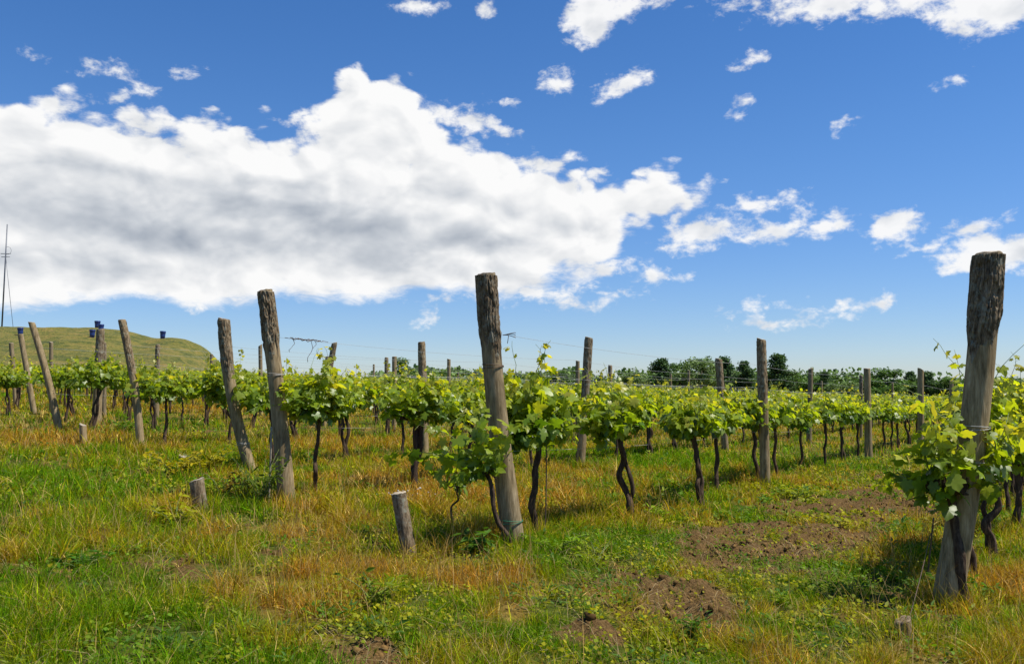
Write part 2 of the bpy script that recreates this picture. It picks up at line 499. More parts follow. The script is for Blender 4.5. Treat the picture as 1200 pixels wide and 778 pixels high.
# ------------------------------------------------------------------ ground sheet: dense near the camera, reaching the horizon
def axis(lim, near, stp, grow):
    a = [0.0]; s = stp
    while a[-1] < lim:
        a.append(a[-1] + s)
        if a[-1] > near: s *= grow
    return np.array(a)


ypos = axis(5000, 14, 0.05, 1.035); yneg = -axis(60, 0.5, 0.5, 1.3)[1:][::-1]
ys = np.concatenate([yneg, ypos])
xp = axis(5000, 8, 0.055, 1.035); xs = np.concatenate([-xp[1:][::-1], xp])
XX, YY = np.meshgrid(xs, ys)
ZZ = height(XX, YY)
nx, ny = len(xs), len(ys)
idx = np.arange(nx * ny).reshape(ny, nx)
Q = np.stack([idx[:-1, :-1], idx[:-1, 1:], idx[1:, 1:], idx[1:, :-1]], -1).reshape(-1, 4)
cg = np.stack([covermap(XX, YY).ravel(), soilmap(XX, YY).ravel(), np.zeros(nx * ny)], -1)
G = Geo().add(np.stack([XX, YY, ZZ], -1), quad=Q, col=cg)
tag(link("ground", G.mesh("ground", ground_mat())), kind='structure')

# ------------------------------------------------------------------ hill on the left
HP = [(-260, 392), (-120, 388), (0, 384), (60, 384.5), (110, 385), (140, 387), (160, 391), (175, 396), (186, 398.5), (196, 396.5), (212, 397), (224, 400), (234, 406), (243, 414), (255, 425), (275, 440), (300, 452)]
HY = 100.0
hpx = np.array([p[0] for p in HP], float)


def zat(px, py, Y):
    d = ray(px, py); return CAMZ + d.z / d.y * Y


HXs = np.array([ray(p[0], p[1]).x / ray(p[0], p[1]).y * HY for p in HP])
HZs = np.array([zat(p[0], p[1], HY) for p in HP])


def hill_h(x, y):
    b = base_h(x, y) - 0.5
    xx = x + (y - HY) * 0.28
    top = np.interp(xx, HXs, HZs)
    ker = np.stack([np.interp(xx + k, HXs, HZs) for k in (-.5, 0, .5)]).mean(0)
    t = sstep(y, 66, HY) ** 0.75 * (1 - sstep(y, HY + 8, HY + 45))
    z = b + (np.maximum(ker, b) - b) * t
    z = z + (fbm(x * 0.35, y * 0.8, 4, 77) - 0.5) * 0.9 * t * (1 - 0.7 * np.exp(-((y - HY) / 6) ** 2))
    return z


hx = np.linspace(-110, -20, 260); hy = np.linspace(62, 150, 200)
XX, YY = np.meshgrid(hx, hy); ZZ = hill_h(XX, YY)
idx = np.arange(260 * 200).reshape(200, 260)
Q = np.stack([idx[:-1, :-1], idx[:-1, 1:], idx[1:, 1:], idx[1:, :-1]], -1).reshape(-1, 4)
mh, b, o = newmat("hill_turf")
tcn = b.n('ShaderNodeTexCoord'); mp = b.n('ShaderNodeMapping'); b.l(tcn.outputs['Object'], mp.inputs[0]); mp.inputs[3].default_value = (0.35, 1, 3.0)
n1 = b.noise(mp.outputs[0], 0.6, 6, 0.7); n2 = b.noise(tcn.outputs['Object'], 2.2, 5, 0.75)
c = b.ramp(b.m('MULTIPLY_ADD', n2, 0.5, b.m('MULTIPLY', n1, 0.6)), [(0.40, (0.030, 0.045, 0.005)), (0.49, (0.085, 0.10, 0.009)), (0.57, (0.165, 0.15, 0.018)), (0.70, (0.27, 0.18, 0.045))])
pr = b.n('ShaderNodeBsdfPrincipled'); b.l(c, pr.inputs['Base Color']); pr.inputs['Roughness'].default_value = 0.95
bp = b.n('ShaderNodeBump'); bp.inputs['Strength'].default_value = 1.0; bp.inputs['Distance'].default_value = 0.4
b.l(n2, bp.inputs['Height']); b.l(bp.outputs[0], pr.inputs['Normal']); b.l(pr.outputs[0], o.inputs[0])
tag(link("hill", Geo().add(np.stack([XX, YY, ZZ], -1), quad=Q).mesh("hill", mh)), kind='structure')


def hz(x, y): return float(hill_h(np.array([x]), np.array([y]))[0])


# ------------------------------------------------------------------ leaves
def leaf_template(kind):
    if kind == 'near':
        half = [(0, .10), (.16, -.10), (.34, -.08), (.46, .06), (.38, .20), (.60, .38), (.56, .56), (.30, .58), (.30, .74), (.16, .90), (0, 1.04)]
    elif kind == 'mid':
        half = [(0, .06), (.38, -.06), (.40, .22), (.58, .46), (.28, .62), (0, 1.0)]
    else:
        half = [(0, 0), (.5, .30), (.3, .75), (0, 1.0)]
    out = half + [(-x, y) for x, y in half[::-1][1:-1]]
    pts = np.array([(0, .36)] + out)
    z = -0.5 * (pts[:, 0] ** 2) - 0.32 * (pts[:, 1] - .36) ** 2 + 0.22 * np.abs(pts[:, 0])
    V = np.column_stack([pts, z]); n = len(out)
    T = np.array([(0, 1 + i, 1 + (i + 1) % n) for i in range(n)])
    return V, T


LT = {k: leaf_template(k) for k in ('near', 'mid', 'far')}
Vw = np.array([(0, 0, 0), (.22, .35, .05), (.14, .8, .0), (0, 1.1, -.1), (-.14, .8, 0), (-.22, .35, .05), (0, .45, -.04)])
LT['lance'] = (Vw, np.array([(6, 0, 1), (6, 1, 2), (6, 2, 3), (6, 3, 4), (6, 4, 5), (6, 5, 0)]))
LT['card'] = (np.array([(0, 0, 0), (.5, .4, .1), (0, 1, 0), (-.5, .45, -.1)]), np.array([(0, 1, 2), (0, 2, 3)]))


def place_leaves(geo, kind, pos, nrm, tip, size, col, jit=0.0, rng=None):
    V, T = LT[kind]
    n = nrm / (np.linalg.norm(nrm, axis=1)[:, None] + 1e-9)
    t = tip - (tip * n).sum(1)[:, None] * n; t /= np.linalg.norm(t, axis=1)[:, None] + 1e-9
    s = np.cross(t, n)
    Vz = np.broadcast_to(V[None], (len(pos), *V.shape)).copy()
    if rng is not None:
        Vz[..., 2] *= rng.uniform(0.2, 2.2, (len(pos), 1))
        Vz[..., 0] *= rng.uniform(0.75, 1.1, (len(pos), 1))
        if jit: Vz += rng.normal(0, jit, Vz.shape)
    X = pos[:, None] + size[:, None, None] * (Vz[..., :1] * s[:, None] + Vz[..., 1:2] * t[:, None] + Vz[..., 2:] * n[:, None])
    F = (T[None] + (np.arange(len(pos)) * len(V))[:, None, None]).reshape(-1, 3)
    C = np.repeat(col, len(V), axis=0)
    geo.add(X.reshape(-1, 3), tri=F, col=C)


def unit(v): return v / (np.linalg.norm(v, axis=-1, keepdims=True) + 1e-9)


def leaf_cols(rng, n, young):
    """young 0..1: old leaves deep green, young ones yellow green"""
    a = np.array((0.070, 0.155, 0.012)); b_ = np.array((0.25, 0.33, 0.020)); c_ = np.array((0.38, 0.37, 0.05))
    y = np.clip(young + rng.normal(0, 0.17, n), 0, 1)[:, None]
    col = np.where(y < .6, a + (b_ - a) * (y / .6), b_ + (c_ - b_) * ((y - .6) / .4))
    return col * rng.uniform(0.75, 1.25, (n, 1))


def vine_geo(seed, kind='near', head=(0, 0, 0.86), two=False, span=0.72, nsh=26, top=1.42, thick=0.03, arms=True, fill=1.0, low=0.66, tall=3):
    rng = np.random.default_rng(seed)
    tr, ca, lf = Geo(), Geo(), Geo()
    hd = np.array(head, float)
    seg = {'near': 12, 'mid': 7, 'far': 5}[kind]; npth = {'near': 34, 'mid': 12, 'far': 6}[kind]
    w_ = 0.022 + 0.02 * rng.random()

    def stem(foot, hd, r0, ph):
        k = 7; pts = []
        for i in range(k):
            t = i / (k - 1)
            off = np.array((rng.normal(0, 1), rng.normal(0, 1), 0)) * w_ * sin(pi * min(1, t * 1.02)) * 0.9
            pts.append(np.array(foot) * (1 - t) + hd * t + off)
        pts[0][2] = -0.12
        p = spline(pts, npth)
        tt = np.linspace(0, 1, npth)
        r = r0 * (1.25 - 0.45 * np.sqrt(tt) + 0.25 * np.exp(-(tt / .1) ** 2) + 0.35 * np.exp(-((tt - 1) / .1) ** 2))
        tr.add(*tube(p, r, seg, 0.45 if kind != 'far' else 0, seed + ph))
        return p
    stem((0, 0, 0), hd, thick, 0)
    if two: stem((rng.choice((-1, 1)) * rng.uniform(.03, .13), rng.uniform(-.05, .05), 0), hd + np.array((rng.uniform(-.1, .02), 0, -.03)), thick * .75, 5)
    starts = []
    if arms:
        for sgn in (-1, 1):
            L = span * rng.uniform(.45, .75)
            pts = [hd + (0, 0, -.03), hd + (sgn * L * .35, rng.normal(0, .03), rng.uniform(-.02, .07)), hd + (sgn * L * .7, rng.normal(0, .03), rng.uniform(-.03, .05)), hd + (sgn * L, rng.normal(0, .03), rng.uniform(-.04, .08))]
            p = spline(pts, max(4, npth // 3))
            tr.add(*tube(p, np.linspace(thick * .85, thick * .4, len(p)), seg, 0.4 if kind != 'far' else 0, seed + 9))
            starts += list(p)
            if kind != 'far':
                for q in range(4):      # pruned spurs
                    b0 = p[rng.integers(1, len(p))]; dd = np.array((rng.normal(0, .4), rng.normal(0, .5), rng.uniform(-.3, 1))); dd /= np.linalg.norm(dd)
                    tr.add(*tube([b0, b0 + dd * .04, b0 + dd * rng.uniform(.05, .12)], [thick * .4, thick * .35, thick * .22], 5))
    else: starts = [hd, hd + (0, 0, .05)]
    starts = np.array(starts)
    A, B, Cc, D, E = [], [], [], [], []
    for i in range(nsh):
        st = starts[rng.integers(len(starts))] + rng.normal(0, .02, 3)
        tallflag = i < tall
        hgt = (top - hd[2]) * rng.uniform(.55, 1.0) if not tallflag else (top - hd[2]) * rng.uniform(1.2, 1.5)
        end = np.array((st[0] + rng.normal(0, .20), rng.normal(0, .17) + st[1], hd[2] + hgt))
        if (not tallflag) and rng.random() < .3:       # arching shoot
            end = np.array((st[0] + rng.normal(0, .3), st[1] + rng.choice((-1, 1)) * rng.uniform(.2, .38), hd[2] + rng.uniform(-.12, .25)))
        mid = (st + end) / 2 + np.array((rng.normal(0, .06), rng.normal(0, .06), .08))
        n = 10
        p = spline([st, mid, end], n)
        if tallflag: p[-3:, :2] += np.cumsum(rng.normal(0, .02, (3, 2)), 0)
        if kind != 'far': ca.add(*tube(p, np.linspace(.0045, .0016 if kind == 'near' else .003, n), 4))
        L = np.linalg.norm(end - st)
        nl = max(3, int(L / {'near': .030, 'mid': .036, 'far': .065}[kind]))
        for q in range(nl):
            t = (q + rng.random()) / nl
            if tallflag and t > .5 and rng.random() < .35: continue
            c0 = p[int(t * (n - 1))]
            d = np.array((rng.normal(0, 1), rng.normal(0, 1), rng.normal(0, .5))); d /= np.linalg.norm(d)
            A.append(c0 + d * rng.uniform(.03, .10) * (1 - .5 * t)); D.append(t); E.append(d)
    nf = int({'near': 260, 'mid': 210, 'far': 95}[kind] * fill)
    for i in range(nf):
        d = unit(rng.normal(0, 1, 3)); r = rng.random() ** (1 / 3.)
        zc = (low + top) / 2 - .04
        A.append(np.array((hd[0] + d[0] * r * span * 1.05, hd[1] + d[1] * r * .28, zc + d[2] * r * (top - low) * .46)))
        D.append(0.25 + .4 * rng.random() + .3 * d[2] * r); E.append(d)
    A = np.array(A); D = np.clip(np.array(D), 0, 1); E = np.array(E); n = len(A)
    outw = np.column_stack([(A[:, 0] - hd[0]) * .5, (A[:, 1] - hd[1]) * 3, np.zeros(n)])
    nr = rng.normal(0, .55, (n, 3)) + outw * 1.0 + np.array((0, 0, .62))
    tp = rng.normal(0, .5, (n, 3)) + outw * .7 + np.array((0, 0, -.75)) + E * .4
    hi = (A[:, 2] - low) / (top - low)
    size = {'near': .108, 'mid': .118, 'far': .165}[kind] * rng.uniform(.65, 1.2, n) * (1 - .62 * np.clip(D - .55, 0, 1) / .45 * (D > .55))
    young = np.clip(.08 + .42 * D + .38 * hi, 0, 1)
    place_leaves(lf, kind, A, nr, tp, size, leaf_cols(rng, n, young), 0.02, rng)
    if kind == 'near':         # tendrils on the tallest shoots
        for q in range(5):
            c0 = A[rng.integers(0, max(1, n - nf))]
            th = np.linspace(0, 2.2 * pi, 14); s_ = rng.uniform(.02, .035)
            path = c0 + np.column_stack([np.linspace(0, .07, 14) + s_ * (1 - np.cos(th)) * .4, s_ * np.sin(th) * .5, np.linspace(0, .10, 14) + s_ * np.sin(th) * .3])
            ca.add(*tube(path, .0012, 3))
    return tr, ca, lf


ROWA = atan2(U[1], U[0])
VINES = {}


def vine_proto(key, **kw):
    tr, ca, lf = vine_geo(**kw)
    d = {'trunk': tr.mesh('vine_trunk', M_VINE, colors=False), 'foliage': lf.mesh('vine_foliage', M_LEAF, smooth=(kw.get('kind') == 'near'))}
    if ca.n: d['canes'] = ca.mesh('vine_canes', M_CANE, colors=False)
    VINES[key] = d
    return d


def put_vine(d, x, y, label, group, rz=None, sc=1.0, zs=1.0):
    e = bpy.data.objects.new('grapevine', None); COL.objects.link(e)
    e.empty_display_size = .1
    e.location = (x, y, gz(x, y)); e.rotation_euler = (0, 0, ROWA if rz is None else rz); e.scale = (sc, sc, sc * zs)
    tag(e, label, 'grapevine', group)
    for k in ('trunk', 'canes', 'foliage'):
        if k in d: link(k, d[k], e)
    return e


# ------------------------------------------------------------------ posts
def post_mesh(h, r0, r1, seed, shape, seg=28, rings=40, bark=None, bend=0.0):
    """tapering round post from the ground (buried 0.25 m) to h; shape = lean vector of the top; returns body, bark, end grain"""
    rng = np.random.default_rng(seed)
    lean = np.array((shape[0], shape[1]))
    def centre(t):
        bnd = bend * np.sin(np.clip(t, 0, 1) * pi)
        q = np.outer(np.clip(t, -1, 1), lean)
        q[:, 0] += bnd
        return q
    z = np.concatenate([[-.25], np.linspace(0, h, rings)])
    t = z / h; c = centre(t)
    th = np.linspace(0, 2 * pi, seg, endpoint=False)
    R = (r0 + (r1 - r0) * np.clip(t, 0, 1))[:, None] * np.ones((1, seg))
    R = R * (1 + .07 * (fbm(np.cos(th)[None] * 1.1 + 4, np.sin(th)[None] * 1.1 + z[:, None] * .8 + seed, 2, seed) - .5) * 2)
    R = R + .008 * (fbm(th[None] * 6 / pi * 2, z[:, None] * 1.2 + 3, 3, seed + 3) - .5) * (r0 / .09)
    V = np.stack([c[:, 0][:, None] + R * np.cos(th), c[:, 1][:, None] + R * np.sin(th), z[:, None] + 0 * R], -1)
    # rough cut at the top
    V[-1, :, 2] += .012 * (vnoise(np.cos(th) * 2 + 7, np.sin(th) * 2 + seed, 3) - .5) + .06 * rng.normal(0, .25) * np.cos(th)
    g = Geo(); n = len(z)
    i = np.arange(n - 1)[:, None] * seg; j = np.arange(seg)[None]; j2 = (j + 1) % seg
    g.add(V, quad=np.stack([i + j, i + j2, i + seg + j2, i + seg + j], -1).reshape(-1, 4))
    # end grain, domed rings
    topr = V[-1]; cc = topr.mean(0); e = Geo(); rr = []
    for k, s in enumerate((1.0, .93, .6, .25)):
        ring = cc + (topr - cc) * s; ring[:, 2] += (.002, .008, .010, .006)[k] + (0 if k == 0 else 1) * .010 * (vnoise(np.cos(th) * 3 * s + 2, np.sin(th) * 3 * s + seed, 5) - .5)
        rr.append(ring)
    rr = np.array(rr); i = np.arange(3)[:, None] * seg
    VV = np.concatenate([rr.reshape(-1, 3), [rr[-1].mean(0)]])
    jj = np.arange(seg)
    e.add(VV, quad=np.stack([i + j, i + j2, i + seg + j2, i + seg + j], -1).reshape(-1, 4), tri=np.stack([3 * seg + jj, 3 * seg + (jj + 1) % seg, np.full(seg, 4 * seg)], -1))
    bk = None
    if bark:
        z0, th_b = bark[0] * h, bark[1]
        sb, nb = seg * 3, int(rings * 2.6)
        thb = np.linspace(0, 2 * pi, sb, endpoint=False)
        edge = z0 + .16 * (fbm(np.cos(thb) * 2.2 + 3, np.sin(thb) * 2.2 + seed, 3, 9) - .5) * 2 * min(1, h) * (bark[2] if len(bark) > 2 else 1)
        s = np.linspace(0, 1, nb)[:, None]
        Z = edge[None] + (h - .004 - edge[None]) * s
        rb = np.interp(Z / h, [0, 1], [r0, r1]) * (1 + .07 * (fbm(np.cos(thb)[None] * 1.1 + 4, np.sin(thb)[None] * 1.1 + Z * .8 + seed, 2, seed) - .5) * 2)
        # vertical plates: ridged noise on an unrolled cylinder, broken across
        uu = thb[None] / (2 * pi) * 14; k = 1 - np.abs(2 * fbm(np.cos(thb)[None] * 4.2 + 20 + .35 * np.sin(Z * 11), np.sin(thb)[None] * 4.2 + Z * 3.6 + seed, 3, seed + 5) - 1) * 2.2
        k = np.clip(k, 0, 1)
        crack = sstep(fbm(np.cos(thb)[None] * 5 + Z * 1.5, np.sin(thb)[None] * 5 + Z * 14, 2, seed + 8), .50, .66)
        plate = 1 - sstep(k, .55, .85)
        Rb = rb + th_b * (.10 + 1.25 * plate * (1 - .6 * crack)) + .004 * (fbm(uu * 3, Z * 30, 2, 3) - .5)
        Rb = rb + (Rb - rb) * sstep(s, 0, .28)
        Rb[0] = rb[0] - .004; Rb[-1] = rb[-1] * .985
        tt = np.clip(Z / h, 0, 1)
        cx = tt * lean[0] + bend * np.sin(tt * pi); cy = tt * lean[1]
        Vb = np.stack([cx + Rb * np.cos(thb), cy + Rb * np.sin(thb), Z + np.zeros_like(Rb)], -1)
        bk = Geo(); i = np.arange(nb - 1)[:, None] * sb; j = np.arange(sb)[None]; j2 = (j + 1) % sb
        bk.add(Vb, quad=np.stack([i + j, i + j2, i + sb + j2, i + sb + j], -1).reshape(-1, 4))
    return g, bk, e


def put_post(foot, topx, topy, label, group, r0=.085, r1=.07, seed=1, bark=None, res=(20, 14), bend=0.0, cat='wooden post', name='wooden_post', depth_lean=0.0, woodmat=None, wraps=(), endmat=None):
    """foot: pixel pair; top: pixel pair on the same vertical plane (plus depth_lean metres away from the camera)"""
    x, y = ground(*foot)
    d = ray(topx, topy); Y = y + depth_lean; t = Y / d.y
    X, Z = d.x * t, CAMZ + d.z * t
    z0 = gz(x, y); h = Z - z0
    g, bk, e = post_mesh(h, r0, r1, seed, (X - x, depth_lean), res[0], res[1], bark, bend)
    em = bpy.data.objects.new(name, None); COL.objects.link(em); em.location = (x, y, z0); em.empty_display_size = .1
    tag(em, label, cat, group)
    link('shaft', g.mesh('post_shaft', woodmat or M_WOOD, colors=False), em)
    link('cut_end', e.mesh('post_end', endmat or M_END, colors=False), em)
    if bk: link('bark', bk.mesh('post_bark', M_BARK, colors=False), em)
    for (zf, mat, nm) in wraps:
        th = np.linspace(0, 2 * pi * 2.1, 60); t = zf
        rr = (r0 + (r1 - r0) * t) * 1.05 + .006
        path = np.column_stack([(X - x) * t + bend * sin(t * pi) + rr * np.cos(th), depth_lean * t + rr * np.sin(th), h * zf + .02 * np.sin(th * .5) + np.linspace(0, .012, 60)])
        link(nm, Geo().add(*tube(path, .003, 5)).mesh(nm, mat, colors=False), em)
    return em, (x, y, z0, X, Y, Z)


ORD = ['first', 'second', 'third', 'fourth', 'fifth', 'sixth', 'seventh', 'eighth', 'ninth', 'tenth', 'eleventh', 'twelfth', 'thirteenth', 'fourteenth', 'fifteenth', 'sixteenth', 'seventeenth', 'eighteenth', 'nineteenth', 'twentieth']
# end posts of the rows
GEND = 'end posts of the vine rows'; GMID = 'posts standing along the vine rows'
p0, E0 = put_post((1108, 712), 1158, 298, 'thick weathered post with flaking bark on top, vine wrapped round it, tallest in front', GEND, .097, .086, 11, (.73, .016, 1.6), (48, 60), bend=.045, wraps=((.50, M_WIRE, 'wire_loop'), (.40, M_WIRE, 'wire_loop')))
p1, E1 = put_post((603, 645), 570, 322, 'tall thick post in the middle, bark on its upper third, leaning slightly left', GEND, .093, .077, 23, (.74, .014, 1.6), (44, 54), bend=-.03, wraps=((.66, M_RUST, 'wire_loop'), (.10, M_STRING, 'twine')))
p2, E2 = put_post((336, 590), 311, 341, 'leaning post with dark split bark top, beside the bramble clump', GEND, .096, .075, 37, (.72, .014, 2.0), (36, 46), bend=.015, wraps=((.60, M_WIRE, 'wire_loop'),))
p3, E3 = put_post((294, 550), 262, 374, 'leaning post wrapped in vine leaves, next one left of the split-bark post', GEND, .088, .078, 41, (.62, .010), (24, 26), bend=-.08, wraps=((.18, M_WIRE, 'wire_loop'),))
p4, E4 = put_post((165, 526), 143, 375, 'slanting cracked post in front of the hill end, leaves climbing its middle', GEND, .070, .062, 53, (.55, .006), (24, 28), bend=.05)
p5, E5 = put_post((70, 506), 37, 378, 'slanting smooth pale post near the left edge, without any bark', GEND, .080, .070, 67, None, (24, 26), bend=.04)
# posts along the rows:  foot x, top x, top y, foot y (None: from the height of 2.1 m), label
MIDP = [
    (897, 892, 398, 573, 'straight clean upright post right of the middle vines, widest of that row', .095, .085),
    (680, 690, 396, 549, 'dark bark-topped post behind the vines right of the tall middle post', .10, .085),
    (498, 494, 401, 536, 'upright post directly behind the double-trunk vine', .10, .08),
    (113, 118, 386, 496, 'dark upright post whose top just meets a blue barrel on the hill', .12, .09),
    (40, 24, 392, 485, 'post leaning left just left of the smooth pale post', .11, .10),
    (19, 13, 402, 478, 'short upright post closest to the left edge', .10, .09),
    (372, 392, 402, 506, 'post leaning right above the vines, right of the dark split post', .10, .085),
    (380, 384, 418, 500, 'shorter post crossing behind the right-leaning post', .09, .085),
    (306, 305, 405, 487, 'thin dark post seen between the leaf-wrapped post and the split-bark post', .09, .08),
    (183, 185, 404, 490, 'dark post below the rightmost blue barrel', .10, .08),
    (462, 462, 418, 506, 'right one of two thin posts left of the double-trunk vine', .09, .08),
    (1018, 1016, 432, 537, 'dark straight post before the round dark tree', .11, .095),
    (850, 842, 421, 529, 'post with dark knotty top before the tallest tree of the treeline', .11, .10),
    (948, 950, 432, 519, 'dark post between the clean upright post and the round tree', .10, .09),
    (60, 60, 401, None, 'small post top in front of the hill, right of the smooth pale post', .08, .075),
    (122, 122, 402, None, 'small post standing close behind the dark post under the barrels', .08, .075),
    (248, 248, 415, None, 'small post top at the right foot of the hill', .08, .075),
    (438, 438, 427, None, 'smallest post top between the vines left of the pair of thin posts', .07, .07),
    (453, 453, 419, None, 'left one of two thin posts left of the double-trunk vine', .09, .08),
    (526, 526, 421, None, 'short post top left of the tall middle post', .08, .075),
    (677, 677, 423, None, 'narrow post close left of the dark bark-topped post', .08, .075),
    (715, 715, 428, None, 'small post top right of the dark bark-topped post', .09, .08),
    (786, 786, 438, None, 'small far post top before the left trees of the treeline', .08, .07),
    (807, 807, 434, None, 'thin far post top left of the knotty post', .07, .06),
    (1009, 1009, 440, None, 'narrow post close left of the straight post before the round tree', .07, .07),
    (1079, 1079, 433, None, 'post before the far pines left of the thick foreground post', .10, .09),
    (1115, 1115, 446, None, 'small low post top just left of the thick foreground post', .10, .09),
    (537, 537, 436, None, 'tiny post top just left of the tall middle post', .07, .07),
    (963, 963, 447, None, 'tiny far post top right of the post before the small pines', .06, .06),
    (1046, 1046, 449, None, 'tiny far post top under the round tree', .06, .06),
]
for i, (fx, tx, ty, fy, lab, r0, r1) in enumerate(MIDP):
    if fy is None:
        yh = 449 + .038 * (fx - 600); d = .7 * FPX / (yh - ty); fy = yh + 1.4 * FPX / d
    q_ = 1.0 if i == 3 else .76
    put_post((fx, fy), tx, ty, lab, GMID, r0 * q_, r1 * q_, 100 + i, (.55, .006) if (i in (1, 3, 2, 12) or i % 3 == 0) else None, (16, 14))
# anchor stubs in front of the end posts
GST = 'anchor stubs in front of the end posts'
put_post((480, 652), 467, 578, 'stub post leaning left with a pale sawn top, left of the tall middle post', GST, .062, .058, 81, None, (24, 20), name='wooden_stub', cat='post stub', woodmat=M_BARK)
put_post((236, 603), 230, 563, 'short grey stub in the weeds left of the split-bark post', GST, .072, .070, 82, None, (20, 12), name='wooden_stub', cat='post stub', woodmat=M_BARK)
put_post((98, 524), 97, 498, 'thin split stub below the dark post under the barrels', GST, .065, .06, 83, None, (16, 10), name='wooden_stub', cat='post stub')
put_post((218, 548), 217, 535, 'very short stub among yellow weeds behind the grey stub', GST, .085, .085, 84, None, (16, 8), name='wooden_stub', cat='post stub')
put_post((1060, 748), 1058, 727, 'low dark rotten stub in the grass by the thick foreground post', GST, .05, .048, 85, None, (20, 12), name='wooden_stub', cat='post stub', woodmat=M_BARK, endmat=M_BARK)

# ------------------------------------------------------------------ vines
RD = ['row of the thick foreground post', 'row of the tall middle post', 'row of the split-bark post', 'row of the leaf-wrapped leaning post',
      'row of the slanting cracked post', 'row of the smooth pale post', 'row of the dark post under the barrels']
OFF = [0, 3.3, 6.6, 9.5, 13.2, 17.2, 20.4]
START = [0.2, 0.0, .5, 2.5, 3.4, 4.6, 6.0]
while len(OFF) < 30: OFF.append(OFF[-1] + 3.5); START.append(START[-1] + .4)
GV = 'grapevines trained along the trellis rows'

NEAR = [  # foot px, foot py, head px, label, options
    (628, 634, 627, 'single-trunk grapevine just right of the tall middle post, thin rod beside it', dict(thick=.030, span=.55, top=1.50, low=.84, seed=301, tall=4, nsh=30)),
    (741, 616, 726, 'grapevine with two intertwined dark trunks right of the middle', dict(two=True, thick=.030, seed=302, span=.68, top=1.40, low=.92)),
    (822, 598, 812, 'grapevine with one stout dark trunk left of the clean upright post', dict(two=True, thick=.034, seed=303, span=.66, top=1.34, low=.92)),
    (889, 570, 884, 'grapevine whose trunk leans against the clean upright post', dict(thick=.030, seed=304, span=.8, top=1.34, low=.90)),
    (369, 586, 373, 'slender crooked grapevine right of the split-bark post', dict(thick=.025, seed=305, span=.62, top=1.46, low=.90, tall=4)),
    (488, 574, 492, 'grapevine with a heavy forked double trunk near the middle', dict(two=True, thick=.042, seed=306, span=.72, top=1.46, low=.90, tall=4)),
    (1162, 656, 1158, 'gnarled bushy grapevine at the right edge behind the thick post', dict(thick=.032, seed=307, span=.5, top=1.66, low=.70, two=True, tall=3, nsh=30)),
    (1192, 624, 1198, 'grapevine cut off by the right edge of view', dict(thick=.032, seed=308, span=.6, top=1.64, low=.66, two=True)),
]
taken = []
for fx, fy, hx_, lab, kw in NEAR:
    x, y = ground(fx, fy)
    dX = (hx_ - fx) * y / FPX
    ca_, sa_ = cos(-ROWA), sin(-ROWA)
    hd = (dX * ca_, dX * sa_, .94)
    put_vine(vine_proto(lab, kind='near', head=hd, **kw), x, y, lab, GV)
    taken.append((x, y))

# vine hugging the thick foreground post
x, y = E0[0] + .09, E0[1] - .10
put_vine(vine_proto('e0', seed=320, kind='near', head=(-.06, .06, .80), thick=.034, span=.34, nsh=13, top=1.36, low=.66, arms=True, fill=.30, tall=1), x, y, 'grapevine climbing the thick foreground post, dark trunk pressed to it', GV, rz=0.1)
taken.append((x, y))
# low vine at the foot of the middle post: short leaning trunk with hanging leaves
x, y = E1[0] - .03, E1[1] - .13
put_vine(vine_proto('e1', seed=331, kind='near', head=(-.22, -.02, .68), thick=.020, span=.08, nsh=6, top=1.28, low=.72, arms=True, fill=.05, tall=0), x, y, 'short grapevine leaning out left from the foot of the tall middle post', GV, rz=0.0)
taken.append((x, y))
x, y = ground(528, 618)
put_vine(vine_proto('e1b', seed=332, kind='near', head=(.07, .02, .40), thick=.010, span=.16, nsh=4, top=1.0, low=.34, arms=True, fill=.04, tall=1), x, y, 'thin young grapevine with few leaves left of the tall middle post', GV, rz=0.0)
taken.append((x, y))
# vine foliage round the leaning post
x, y = ground(268, 522)
put_vine(vine_proto('e3', seed=333, kind='near', head=(0, .02, .92), thick=.026, span=.58, nsh=34, top=1.60, low=.68, arms=True, fill=1.4, tall=4), x, y, 'dense grapevine clump hanging round the leaf-wrapped leaning post', GV)
taken.append((x, y))

for i in range(7):
    vine_proto(('mid', i), seed=400 + i, kind='mid', two=(i % 3 != 0), thick=.026 + .004 * (i % 3), span=.80 + .03 * (i % 2), nsh=28, top=1.36 + .05 * (i % 3), low=.86, tall=2 + i % 3,
               head=(random.uniform(-.12, .12), random.uniform(-.06, .06), .92 + .05 * random.random()))
for i in range(6):
    vine_proto(('far', i), seed=500 + i, kind='far', two=(i % 3 != 1), thick=.030, span=.95, nsh=17, top=1.42, low=.85, tall=3, head=(random.uniform(-.1, .1), 0, .92), fill=1.2)
cand = []
rr = random.Random(5)
for k in range(len(OFF)):
    s = START[k] + (.35 if k > 1 else 0.3); c = 0
    if k == 0: s = 1.3
    while s < 110:
        c += 1
        x = ORG[0] + U[0] * s + N_[0] * OFF[k]; y = ORG[1] + U[1] * s + N_[1] * OFF[k]
        x += rr.uniform(-.07, .07); y += rr.uniform(-.07, .07)
        if y > 3 and abs(x / y) < .60 and y < 90: cand.append((math.hypot(x, y), x, y, k, c))
        s += 1.55 + rr.uniform(-.12, .2)
cand = [q for q in cand if all((q[1] - a) ** 2 + (q[2] - b_) ** 2 > 0.95 for a, b_ in taken)]
cand.sort()
NIND = 275
